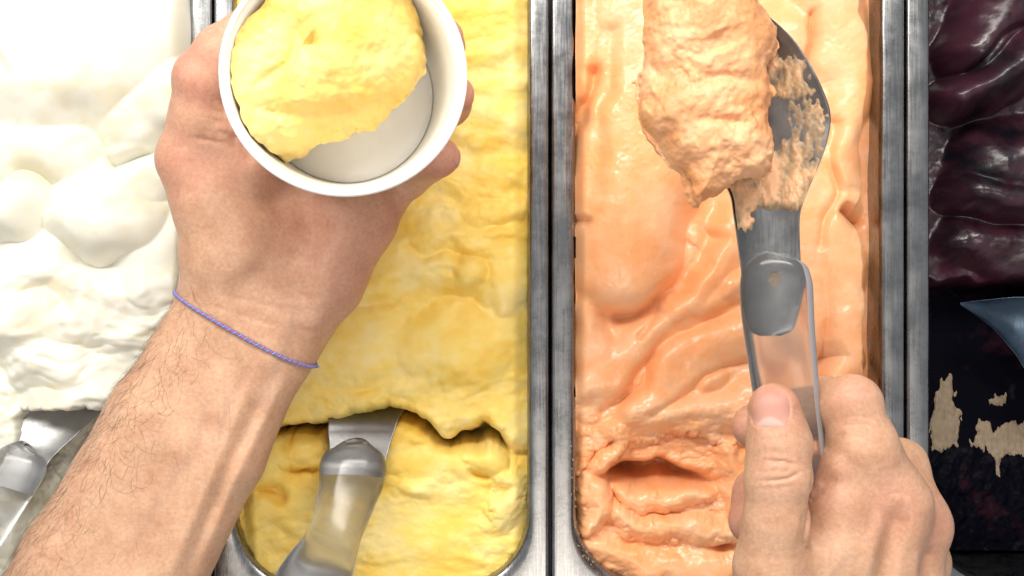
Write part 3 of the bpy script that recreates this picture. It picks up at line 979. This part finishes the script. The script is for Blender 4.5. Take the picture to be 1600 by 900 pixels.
# web folds beside the cup
for p in ([(322, 168), (348, 178), (366, 200)], [(330, 185), (352, 195), (366, 210)], [(318, 148), (345, 158), (362, 180)], [(338, 205), (356, 210), (370, 222)], [(300, 215), (330, 220), (355, 225)]):
    lf.dent([W(a, b, 82) for a, b in p], 0.9, 0.75, 14)
lf.dent([W(365, 200, 76), W(372, 225, 74), W(400, 250, 72)], 3.0, 2.4, 14)
for p in ([(272, 118), (290, 112), (318, 108)], [(268, 128), (290, 124), (315, 122)], [(262, 235), (280, 228), (300, 230)], [(258, 255), (280, 250), (302, 255)]):
    lf.dent([W(a, b, 82) for a, b in p], 0.7, 0.35, 12)
lf.noise(NB, 0.55, 16, 2)
# rest against the cup
X = lf.ax[0][:, None, None]; Y = lf.ax[1][None, :, None]; Z = lf.ax[2][None, None, :]
lf.F = smax(lf.F, -cup_sd(X, Y, Z, 0.25), 0.8).astype(np.float32)
V, F = lf.mesh()
veins = [([(470, 470), (440, 560), (400, 660)], 9, 0.3), ([(395, 560), (350, 640), (330, 740)], 8, 0.25), ([(330, 600), (300, 700), (200, 860)], 9, 0.2)]
reds = [(W(297, 250, 72), 20, 0.75), (W(312, 115, 85), 20, 0.85), (W(683, 246, 86), 16, 0.9), (W(711, 148, 92), 16, 0.9), (W(692, 58, 92), 14, 0.9), (W(540, 380, 60), 34, 0.55), (W(480, 350, 60), 30, 0.5), (W(380, 240, 70), 22, 0.6)]
left_hand = mesh_np('left_hand', V, F, M['skin'], attrs=skin_attrs(V, reds, veins))
tag(left_hand, 'left hand and hairy forearm, palm up, cradling the paper cup', 'hand')


def nail(f, c, n, up, hw, hl, parent, lun=0.30, rise=0.35, zn=22):
    c = np.asarray(c, float); n = np.asarray(n, float) / np.linalg.norm(n)
    up = np.asarray(up, float); up = up - n * up.dot(n); up /= np.linalg.norm(up); rt = np.cross(up, n)
    A, B = np.meshgrid(np.linspace(-1, 1, zn), np.linspace(-1, 1, zn), indexing='ij')
    # rounded plate: squircle outline, rounder at the tip
    sx = A * np.sqrt(np.clip(1 - 0.42 * B * B * (0.6 + 0.4 * (B > 0)), 0, 1)); sy = B * np.sqrt(np.clip(1 - 0.30 * A * A, 0, 1))
    o = c + n * 14 + (sx * hw)[..., None] * rt + (sy * hl)[..., None] * up
    p = f.march(o.reshape(-1, 3), np.tile(-n, (zn * zn, 1)), 30).reshape(zn, zn, 3)
    e = np.maximum(np.abs(A), np.where(B > 0, np.abs(B) * 0.9, np.abs(B)))
    lift = rise * (1 - sstep(0.82, 1.0, e)) - 0.25 * sstep(0.9, 1.0, e)
    # smooth the plate
    q = p.copy()
    for _ in range(6):
        q[1:-1, 1:-1] = 0.25 * (q[:-2, 1:-1] + q[2:, 1:-1] + q[1:-1, :-2] + q[1:-1, 2:])
    q = q + lift[..., None] * n
    l = sstep(-0.38, -0.56, B + 0.75 * A * A) * lun / 0.30
    return mesh_np('fingernail', q.reshape(-1, 3), grid_faces(zn, zn)[:, ::-1], M['nail'], parent, attrs={'lunula': l.reshape(-1)})


c0 = lf.march(W(700, 243, 84) + np.array([14, -4, 3]), np.array([[-0.93, 0.28, -0.2]]), 25)[0]
nail(lf, c0, lf.grad(c0)[0], np.array([0.0, 0.25, 1.0]), 4.0, 5.0, left_hand, lun=0.1)

# arm hair
rng = np.random.RandomState(5)
u, v = PX(V[:, 0], V[:, 1], V[:, 2])
axd = (u - 381) * 0.87 + (v - 507) * 0.5          # across the arm, negative = hairy side
alo = -(u - 381) * 0.5 + (v - 507) * 0.87         # along the arm, towards the elbow
nrm = lf.grad(V)
wgt = sstep(30, -70, axd + 0.12 * alo) * sstep(-50, 60, alo) * (nrm[:, 2] > -0.35) * (v < 960) + 0.03 * (alo > 0) * (axd < 60)
wgt = wgt * (0.5 + 0.5 * sstep(0, 180, alo))
NHAIR = 1000
ids = rng.choice(len(V), NHAIR, p=wgt / wgt.sum())
P0 = V[ids]; nseg = 9
Ln = rng.uniform(6, 15, NHAIR); ang = rng.normal(0, 0.42, NHAIR); curl = rng.normal(0, 0.16, NHAIR)
sidew = sstep(-60, -115, axd[ids])                # hairs at the edge stand off sideways
base_ang = np.radians(-100) - 0.75 * sidew + np.where(rng.rand(NHAIR) < 0.35, 0.5, 0)
th = base_ang + ang; path = [P0]
p = P0.copy()
for i in range(nseg - 1):
    th = th + curl + rng.normal(0, 0.05, NHAIR)
    d = np.stack([np.cos(th), np.sin(th), np.zeros(NHAIR)], 1)
    g = lf.grad(p); d = d - g * (d * g).sum(1, keepdims=True) * 0.8; d /= np.linalg.norm(d, axis=1, keepdims=True)
    p = p + d * (Ln / (nseg - 1))[:, None]
    lift = 0.10 + (0.10 + 0.35 * sidew) * i * 0.6
    p = p - lf.grad(p) * (lf.at(p) - lift)[:, None] * (0.9 - 0.4 * sidew[:, None])
    path.append(p.copy())
path = np.stack(path, 1)
parts = []
for i in range(NHAIR):
    r = 0.043 * np.linspace(1, 0.35, nseg) * rng.uniform(0.7, 1.15)
    parts.append(tube(path[i], r, 3))
HV, HF = join(parts)
hair = mesh_np('arm_hair', HV, HF, M['hair'], left_hand, kind='stuff')

# bracelet: two twisted strands round the wrist
A, B, C = W(268, 449, 48), W(490, 571, 48), W(375, 523, 70)
mid = (A + B) / 2; e1 = (B - A) / np.linalg.norm(B - A); e2 = C - mid; e2 -= e1 * e2.dot(e1); e2 /= np.linalg.norm(e2)
n = 720; th = np.linspace(0, 2 * np.pi, n, endpoint=False)
dirs = np.cos(th)[:, None] * e1 + np.sin(th)[:, None] * e2
ring = lf.march(mid + dirs * 60, -dirs, 59)
rad = np.linalg.norm(ring - mid, axis=1)
for _ in range(30):
    rad = np.maximum(rad, 0.25 * np.roll(rad, 6) + 0.5 * rad + 0.25 * np.roll(rad, -6))
ring = mid + dirs * (rad + 0.55)[:, None]
cum = np.concatenate([[0], np.cumsum(np.linalg.norm(np.diff(ring, axis=0), axis=1))])
turns = round(cum[-1] / 2.6)
tw = cum / (cum[-1] + np.linalg.norm(ring[0] - ring[-1])) * turns * 2 * np.pi
e3 = np.cross(e1, e2)
br = thing('cord_bracelet', 'thin twisted blue and pink cord bracelet round the left wrist', 'bracelet')
for ph, mt in ((0.0, 'cord_blue'), (np.pi, 'cord_pink')):
    pth = ring + 0.42 * (np.cos(tw + ph)[:, None] * dirs + np.sin(tw + ph)[:, None] * e3)
    V2, F2 = tube(pth, 0.56 if mt == 'cord_blue' else 0.46, 6, closed=True)
    mesh_np('strand', V2, F2, M[mt], br)
k0 = ring[int(n * 0.985)]
V2, F2 = tube([k0, k0 + e1 * 0.9 + e3 * 0.3, k0 + e1 * 1.4 - e2 * 0.8], [0.95, 0.8, 0.4], 8)
mesh_np('knot', V2, F2, M['cord_blue'], br)


# ------------------------------------------------------------------ spatulas
def sheet(Lp, Rp, name, material, parent, sag, thick=1.1, nt=61, nr=160, hole=None):
    """curved metal blade between two smooth edges (rows of 3-D points)"""
    L = catmull(Lp, nr); R = catmull(Rp, nr)
    t = np.linspace(0, 1, nt)
    G = L[:, None] * (1 - t)[None, :, None] + R[:, None] * t[None, :, None]
    sg = np.interp(np.linspace(0, 1, nr), np.linspace(0, 1, len(sag)), sag)
    G[:, :, 2] -= sg[:, None] * (1 - (2 * t - 1) ** 2)[None]
    bot = G.copy(); bot[:, :, 2] -= thick
    Vt = np.vstack([G.reshape(-1, 3), bot.reshape(-1, 3)]); n = nr * nt
    f = grid_faces(nr, nt)
    if hole is not None:
        cen = G.reshape(-1, 3)[f].mean(1); hu, hv = PX(cen[:, 0], cen[:, 1], cen[:, 2])
        f = f[np.hypot((hu - hole[0]) / hole[2], (hv - hole[1]) / hole[3]) > 1]
    i = np.arange(nr - 1); j = np.arange(nt - 1)
    e = [np.stack([i * nt, i * nt + n, (i + 1) * nt + n, (i + 1) * nt], 1), np.stack([(i + 1) * nt - 1, (i + 2) * nt - 1, (i + 2) * nt - 1 + n, (i + 1) * nt - 1 + n], 1),
         np.stack([j, j + 1, j + 1 + n, j + n], 1), np.stack([(nr - 1) * nt + j, (nr - 1) * nt + j + n, (nr - 1) * nt + j + 1 + n, (nr - 1) * nt + j + 1], 1)]
    o = mesh_np(name, Vt, [f, f[:, ::-1] + n] + e, material, parent)
    o.data.polygons.foreach_set('use_smooth', np.concatenate([np.full(2 * len(f), True), np.full(sum(map(len, e)), False)]))
    return o, G


def loft(rows, name, material, parent, expo=2.0, roll=0.0, seg=40, nr=70, frost=None):
    """rows: centre (3-D), half width, half thickness; closed at both ends"""
    C = catmull([r[0] for r in rows], nr)
    hw = catmull([[r[1]] for r in rows], nr)[:, 0]; ht = catmull([[r[2]] for r in rows], nr)[:, 0]
    T = np.gradient(C, axis=0); T /= np.linalg.norm(T, axis=1, keepdims=True)
    U = np.cross(T, [0, 0, 1]); U /= np.linalg.norm(U, axis=1, keepdims=True); N = np.cross(U, T)
    a = np.linspace(0, 2 * np.pi, seg, endpoint=False)
    ca = np.sign(np.cos(a)) * np.abs(np.cos(a)) ** (2 / expo); sa = np.sign(np.sin(a)) * np.abs(np.sin(a)) ** (2 / expo)
    cr, sr = math.cos(roll), math.sin(roll)
    V = []
    for i in range(nr):
        x = ca * hw[i]; y = sa * ht[i]
        V.append(C[i] + (x * cr - y * sr)[:, None] * U[i] + (x * sr + y * cr)[:, None] * N[i])
    V = np.vstack(V); m = len(V); V = np.vstack([V, C[:1], C[-1:]])
    j = np.arange(seg); j2 = (j + 1) % seg; e = (nr - 1) * seg
    F = [grid_faces(nr, seg, wrap_v=True), np.stack([np.full(seg, m), j2, j], 1), np.stack([np.full(seg, m + 1), e + j, e + j2], 1)]
    o = mesh_np(name, V, F, material, parent)
    if frost:
        o.data.materials.append(M['frosted'])
        mi = np.zeros(len(o.data.polygons), np.int32); k = np.arange((nr - 1) * seg) % seg
        mi[:(nr - 1) * seg] = (np.abs(a[k] + np.pi / seg - np.pi) < frost)
        o.data.polygons.foreach_set('material_index', mi)
    return o


def rows_lr(rows, thick):
    out = []
    for y, l, r, z in rows:
        k = S0 * (D - z) / D
        hw = (r - l) / 2 * k
        out.append((W((l + r) / 2, y, z), hw, thick(hw)))
    return out


# held spatula
sp = thing('gelato_spatula', 'steel spatula with clear plastic handle gripped in the right hand', 'spatula', 'steel spatulas with clear handles')
R_ = [(524, 1222, 116), (512, 1238, 116), (470, 1246, 116), (420, 1251, 117), (340, 1250, 118), (300, 1262, 120), (260, 1279, 122), (220, 1293, 124), (180, 1298, 125), (140, 1286, 126), (90, 1260, 126), (50, 1230, 126), (15, 1188, 125), (-5, 1150, 125)]
L_ = [(524, 1190, 116), (512, 1174, 116), (470, 1162, 116), (420, 1158, 117), (340, 1147, 118), (300, 1139, 118), (260, 1112, 118), (220, 1085, 118), (180, 1070, 118), (140, 1062, 118), (90, 1062, 119), (50, 1070, 121), (15, 1092, 123), (-5, 1125, 125)]
bl, G = sheet([W(x, y, z) for y, x, z in L_], [W(x, y, z) for y, x, z in R_], 'blade', M['blade'], sp, [2, 2, 3, 6, 8, 8, 8, 7, 4, 1], hole=(1212, 436, 9, 12))
loft(rows_lr([(398, 1203, 1232, 116), (402, 1186, 1247, 116), (414, 1168, 1262, 116), (440, 1157, 1268, 116), (480, 1158, 1270, 116), (520, 1163, 1272, 116), (560, 1169, 1275, 116), (600, 1175, 1278, 116), (660, 1184, 1284, 116),
              (760, 1200, 1296, 115), (860, 1216, 1312, 113), (960, 1236, 1332, 110), (1010, 1252, 1340, 109), (1020, 1280, 1320, 109)], lambda w: 9.6 * min(1, w / 9.0)), 'handle', M['clear'], sp, expo=2.5, roll=-0.40, frost=0.5)

# smear of gelato left on the blade
nr, nt_ = 300, 130
L = catmull([W(x, y, z) for y, x, z in L_], nr); R = catmull([W(x, y, z) for y, x, z in R_], nr)
t = np.linspace(0.03, 0.99, nt_)
G2 = L[:, None] * (1 - t)[None, :, None] + R[:, None] * t[None, :, None]
sg = np.interp(np.linspace(0, 1, nr), np.linspace(0, 1, 10), [2, 2, 3, 6, 8, 8, 8, 7, 4, 1])
G2[:, :, 2] -= sg[:, None] * (1 - (2 * t - 1) ** 2)[None]
uu, vv = PX(G2[..., 0], G2[..., 1], G2[..., 2])
thk = 0.12 + 1.0 * NA.f2(uu / 26, vv / 44, 4, 0.6) + 0.35 * NB.f2(uu / 8, vv / 15, 4, 0.6)
thk = thk + 1.6 * np.exp(-((uu - 1205) / 12) ** 2) * sstep(225, 260, vv) + 1.0 * sstep(255, 285, vv)
thk = thk + 0.7 * np.exp(-((uu - 1235) / 30) ** 2 - ((vv - 250) / 60) ** 2) + 0.7 * np.exp(-((uu - 1250) / 26) ** 2 - ((vv - 150) / 60) ** 2)
thk = thk - 2.4 * np.exp(-((uu - 1214) / 13) ** 2 - ((vv - 190) / 40) ** 2) - 3 * sstep(312, 340, vv) * sstep(1165, 1185, uu + 8 * NB.n2(vv / 8, uu / 8)) - 3 * sstep(345, 400, vv)
thk = thk - 1.5 * np.exp(-(seg2(uu, vv, [(1195, 20), (1262, 95), (1290, 150)])[0] / 14) ** 2)
G2[:, :, 2] += np.clip(thk, -0.5, 2.2) * 1.1
f = grid_faces(nr, nt_)
lumpo = thing('spatula_scoop', 'torn lump of pale orange gelato lying on the raised spatula', 'gelato')
GV = G2.reshape(-1, 3)
mesh_np('smear', GV, f, M['smear'], lumpo, attrs={'tone': np.clip(0.02 + 0.42 * thk + 0.35 * NB.f2(uu / 18, vv / 26, 5, 0.6), 0, 1).reshape(-1), 'wet': np.full(len(GV), 0.5)})


def lump_detail(f):
    for p, w, d in (([(1120, 50), (1135, 80)], 4, 2.4), ([(1090, 125), (1140, 118), (1195, 128)], 2.5, 1.6), ([(1010, 160), (1030, 150)], 4, 2.0), ([(1060, 190), (1120, 185), (1180, 200)], 3, 1.4), ([(1150, 40), (1165, 90)], 2.5, 1.2)):
        f.dent([W(a, b, 142) for a, b in p], w, d, 14)


fo = lump_from_outline([(1002, -60), (1000, 60), (1000, 120), (998, 178), (1008, 205), (1026, 225), (1040, 250), (1060, 272), (1068, 296), (1074, 318), (1090, 327), (1104, 318), (1120, 312), (1136, 298), (1155, 290), (1185, 285), (1204, 262), (1206, 225), (1200, 190), (1203, 150), (1200, 110), (1212, 70), (1210, 40), (1190, 15), (1176, -10), (1150, -60)],
                       124, 22, 9, 24, 0.5, lump_detail, [(NB, 3.0, 26, 2), (NA, 0.6, 7, 3), (NC, 0.35, 2.2, 2)])
V, F = fo.mesh()
mesh_np('lump', V, F, M['scoop_orange'], lumpo, attrs=gelato_attrs(V, NT, 12))

# spatula stuck in the yellow pan
sp = thing('gelato_spatula', 'steel spatula with clear curved handle stuck in the yellow gelato', 'spatula', 'steel spatulas with clear handles')
Re = [(746, 596, 12), (720, 603, 8), (700, 608, 5), (675, 616, 2), (652, 624, -2), (630, 640, -14), (600, 650, -30)]
Le = [(746, 506, 12), (720, 507, 8), (700, 514, 5), (675, 512, 2), (655, 513, -2), (635, 508, -14), (605, 500, -30)]
sheet([W(x, y, z) for y, x, z in Le], [W(x, y, z) for y, x, z in Re], 'blade', M['blade'], sp, [1, 1, 2, 3, 3])
loft(rows_lr([(697, 542, 566, 6), (700, 524, 584, 7), (710, 508, 599, 8), (728, 500, 604, 10), (750, 498, 600, 13), (775, 496, 589, 17), (805, 491, 577, 22), (835, 481, 565, 27), (865, 464, 559, 32), (895, 441, 555, 37), (930, 420, 556, 42), (980, 405, 560, 48), (1020, 410, 550, 52), (1030, 440, 520, 53)],
             lambda w: 0.78 * w), 'handle', M['clear'], sp, expo=2.3)

# spatula in the white pan
sp = thing('gelato_spatula', 'steel spatula with clear handle lying in the white gelato beside the forearm', 'spatula', 'steel spatulas with clear handles')
sheet([W(-6, 760, 8), W(14, 716, 2), W(22, 690, -3), W(20, 660, -7), W(12, 625, -13), W(0, 590, -22)], [W(52, 775, 8), W(72, 728, 2), (W(92, 704, -3)), W(124, 675, -7), W(168, 632, -13), W(190, 590, -22)], 'blade', M['blade_pale'], sp, [1, 2, 3, 3, 3])
loft([(W(46, 700, 3), 3, 2), (W(43, 704, 3), 8, 6), (W(36, 718, 4), 11.6, 8.5), (W(24, 740, 6), 12.2, 9), (W(6, 770, 9), 11.8, 9), (W(-20, 815, 14), 11, 9), (W(-60, 880, 22), 10.5, 9), (W(-110, 960, 30), 11, 9), (W(-116, 970, 31), 5, 4)], 'handle', M['clear'], sp, expo=2.6)

# spatula in the chocolate pan
sp = thing('gelato_spatula', 'blue-grey spatula blade resting in the chocolate pan at the right edge', 'spatula', 'steel spatulas with clear handles')
sheet([W(1500, 473, -30), W(1545, 468, -28), W(1600, 464, -26), W(1680, 470, -22), W(1730, 520, -16), W(1800, 560, -8)], [W(1502, 477, -30), W(1548, 510, -31), W(1584, 550, -31), W(1630, 606, -28), W(1720, 600, -18), W(1790, 600, -8)], 'blade', M['blade_blue'], sp, [0, 3, 5, 5, 3, 1])
loft([(W(1755, 556, -12), 3, 2), (W(1765, 561, -11), 9, 6), (W(1790, 574, -8), 11, 8), (W(1850, 606, 2), 10, 8), (W(1930, 650, 14), 11, 8), (W(1940, 655, 15), 4, 3)], 'handle', M['clear'], sp, expo=2.6)

# ------------------------------------------------------------------ right hand
rf = Field(W(1110, 1150, 60) - np.array([20, 0, 15]), W(1540, 560, 60) + np.array([0, 0, 105]), 0.62)
# thumb along the top of the handle
rf.chain([W(1208, 885, 134), W(1235, 1010, 126), W(1280, 1130, 118)], [14.5, 18, 22], k=8, kj=6)
# index finger
rf.chain([W(1386, 792, 119), W(1348, 705, 123), W(1331, 636, 121)], [14.6, 12.7, 10.8], k=5, kj=5)
rf.ell(W(1332, 628, 122), (10.2, 9.0, 9.6), k=3)
rf.chain([W(1328, 632, 120), W(1284, 632, 107), W(1225, 648, 97), W(1178, 667, 104)], [10.6, 10.2, 9.6, 8.6], k=3, kj=4)
# muscle between thumb and index
rf.chain([W(1326, 715, 120), W(1318, 742, 122)], [9.0, 10.8], k=4, kj=4)
rf.chain([W(1312, 790, 124), W(1314, 850, 124)], [12.6, 15.0], k=5, kj=6)
rf.chain([W(1300, 870, 122), W(1290, 960, 118)], [17, 22], k=10, kj=6)
# back of the hand
rf.chain([W(1388, 792, 118), W(1358, 900, 119), W(1320, 1060, 114)], [14.5, 16, 22], k=10, kj=6)
rf.chain([W(1431, 822, 104), W(1406, 920, 106), W(1360, 1070, 108)], [13.2, 15, 22], k=8, kj=6)
rf.chain([W(1436, 880, 92), W(1420, 960, 94), W(1390, 1080, 100)], [12, 14, 20], k=8, kj=6)
# middle, ring and little fingers closing under the handle
rf.chain([W(1431, 822, 104), W(1405, 730, 88), W(1300, 735, 80), W(1205, 748, 88), W(1183, 770, 100), W(1173, 815, 104)], [13, 10.8, 10, 9.2, 8.8, 8.6], k=4, kj=4)
rf.chain([W(1436, 880, 92), W(1410, 800, 74), W(1310, 815, 68), W(1225, 850, 78), W(1196, 885, 92)], [12, 10.5, 9.8, 9.2, 8.8], k=4, kj=4)
rf.chain([W(1428, 940, 84), W(1400, 880, 66), W(1310, 890, 62), W(1240, 930, 72)], [11, 9.5, 9, 8.5], k=4, kj=4)
rf.ell(W(1317, 732, 124), (9.4, 10.5, 10.5), k=1.6, rot=-0.4)
rf.ell(W(1311, 802, 125), (12.6, 15.5, 13.5), k=1.8, rot=-0.15)
# thumb, pressed against the hand
rf.chain([W(1210, 640, 138), W(1216, 690, 139), W(1218, 745, 140), W(1213, 815, 138), W(1206, 885, 134)], [9.5, 11.0, 11.6, 11.8, 14.0], k=1.6, kj=4)
# knuckle tendons and hollows
rf.dent([W(1408, 782, 134), W(1402, 820, 136), W(1390, 870, 138), W(1374, 930, 138)], 4.2, 3.4, 16)
rf.dent([W(1425, 800, 124), W(1424, 850, 124), W(1412, 930, 124)], 3.0, -1.8, 14)
rf.dent([W(1380, 795, 134), W(1360, 860, 136), W(1340, 940, 136)], 3.5, -1.0, 14)
rf.dent([W(1445, 850, 116), W(1438, 920, 116)], 3.0, 1.6, 12)
# creases
for p, w, d in (([(1160, 735), (1178, 726), (1200, 721), (1225, 722), (1250, 728)], 0.65, 1.1), ([(1160, 762), (1180, 755), (1204, 752), (1230, 748), (1256, 736)], 0.65, 1.0), ([(1176, 712), (1205, 706), (1235, 710)], 0.8, 0.35), ([(1172, 742), (1205, 737), (1240, 735)], 0.7, 0.3),
                ([(1176, 768), (1210, 764), (1240, 758)], 0.8, 0.35), ([(1180, 690), (1205, 686), (1232, 690)], 0.8, 0.25), ([(1262, 800), (1258, 830), (1254, 852), (1262, 868)], 1.4, 1.6)):
    rf.dent([W(a, b, 152) for a, b in p], w, d, 9)
rf.dent([W(1282, 700, 130), W(1298, 691, 134), W(1312, 680, 137)], 1.1, 1.0, 14)
rf.dent([W(1262, 782, 130), W(1278, 768, 134), W(1294, 757, 137), W(1308, 749, 138)], 1.3, 2.0, 14)
rf.dent([W(1262, 700, 140), W(1270, 760, 140), W(1264, 830, 138)], 1.6, 0.8, 12)
rf.noise(NC, 0.5, 14, 2)
# crisp folds, laid on the skin itself
for p, w, d in (([(1288, 704), (1299, 694), (1310, 684), (1320, 674)], 0.8, 1.1), ([(1264, 784), (1278, 769), (1294, 757), (1310, 749)], 0.8, 1.1), ([(1270, 735), (1267, 780), (1260, 825), (1257, 848), (1264, 868)], 1.0, 1.6),
                ([(1336, 606), (1350, 604), (1362, 612)], 0.7, 0.3), ([(1312, 655), (1340, 650), (1366, 655)], 0.8, 0.3), ([(1310, 668), (1342, 662), (1370, 668)], 0.7, 0.25), ([(1385, 775), (1405, 770), (1420, 778)], 0.8, 0.3), ([(1300, 850), (1330, 845), (1360, 850)], 0.8, 0.2)):
    q = catmull(p, 10); rf.dent(rf.top(q[:, 0], q[:, 1], 165), w, d, 3.5)
# nail bed
nc = rf.top(1202, 637, 160)[0]
ang = np.linspace(0, 2 * np.pi, 26)
rim_pts = [rf.top(1202 + 31.5 * math.cos(a) * (1 - 0.12 * max(0, -math.sin(a))), 637 + 31 * math.sin(a), 160)[0] for a in ang]
rf.dent(rim_pts, 0.7, 0.8, 3, taper=False)
V, F = rf.mesh()
reds = [(W(1204, 620, 146), 13, 0.9), (W(1204, 690, 150), 14, 0.3), (W(1178, 668, 104), 14, 1.0), (W(1174, 800, 104), 18, 1.0), (W(1330, 610, 134), 14, 0.5), (W(1395, 790, 132), 15, 0.55), (W(1450, 815, 116), 16, 0.6), (W(1275, 760, 134), 14, 0.45), (W(1217, 740, 152), 12, 0.35)]
right_hand = mesh_np('right_hand', V, F, M['skin'], attrs=skin_attrs(V, reds, [([(1340, 850), (1300, 900), (1290, 960)], 5, 0.25)]))
tag(right_hand, 'right hand gripping the spatula handle with its thumb on top', 'hand')
g = rf.grad(nc, 3.0)[0]
nail(rf, nc, g, np.array([-0.06, 1.0, 0.02]), 7.1, 7.2, right_hand)

# ------------------------------------------------------------------ dried residue on the chocolate pan's bottom
for i, pts in enumerate(([(1452, 655), (1462, 610), (1485, 590), (1492, 605), (1490, 625), (1498, 640), (1502, 660), (1498, 690), (1502, 700), (1480, 703), (1455, 702)],
                         [(1522, 692), (1524, 664), (1535, 655), (1550, 660), (1556, 672), (1566, 668), (1572, 664), (1590, 662), (1606, 655), (1610, 700), (1592, 716), (1578, 705), (1566, 720), (1556, 738), (1546, 708), (1536, 700)],
                         [(1549, 626), (1556, 619), (1572, 619), (1574, 632), (1562, 640)])):
    zr = -63.0; k = S0 * (D - zr) / D
    Pm = np.array([((a - 800) * k, (450 - b) * k) for a, b in pts])
    gx = np.arange(Pm[:, 0].min() - 3, Pm[:, 0].max() + 3, 0.35); gy = np.arange(Pm[:, 1].min() - 3, Pm[:, 1].max() + 3, 0.35)
    X, Y = np.meshgrid(gx, gy, indexing='ij'); uu, vv = 800 + X / k, 450 - Y / k
    d = poly_sd(X, Y, Pm) + 2.2 * NC.f2(uu / 7, vv / 18, 4)
    kc = S0 * (D + 30) / D
    zz = h_choc(800 + X / kc, 450 - Y / kc) + np.clip(-d * 0.5, -0.8, 0.8) + 0.35 * NB.f2(uu / 5, vv / 20, 3)
    f = grid_faces(len(gx), len(gy))[:, ::-1]; f = f[(d.reshape(-1)[f] < 1.5).all(1)]
    o = mesh_np('cream_residue', np.stack([X, Y, zz], -1).reshape(-1, 3), f, M['residue'])
    tag(o, ['dried beige residue patch beside the chocolate pan rim', 'wide jagged beige residue patch at the right edge of the chocolate pan', 'small beige residue spot below the blue-grey blade'][i], 'residue', 'dried residue in the chocolate pan')

# dried crust along the inner edge of the orange pan's rim
rng = np.random.RandomState(9)
path = catmull([[893, 690], [894, 740], [896, 780], [903, 830], [914, 862], [934, 893]], 60)
parts = []
ico = bmesh.new(); bmesh.ops.create_icosphere(ico, subdivisions=2, radius=1.0)
IV = np.array([v.co[:] for v in ico.verts]); ico.verts.ensure_lookup_table()
IF = np.array([[v.index for v in f.verts] for f in ico.faces]); ico.free()
for i in range(60):
    c = path[rng.randint(60)] + rng.normal(0, 3.2, 2); r = rng.uniform(0.15, 0.55)
    P = IV * (1 + 0.35 * NA.f3(IV * 3 + i * 7.1, 2.0, 2))[:, None] * r * np.array([1, 1, 0.6])
    parts.append((P + W(c[0], c[1], 0.2), IF))
V, F = join(parts)
o = mesh_np('gelato_crust', V, F, M['residue'])
tag(o, 'crumbs of dried orange gelato along the lower left rim of the orange pan', 'gelato crumbs')
o['kind'] = 'stuff'
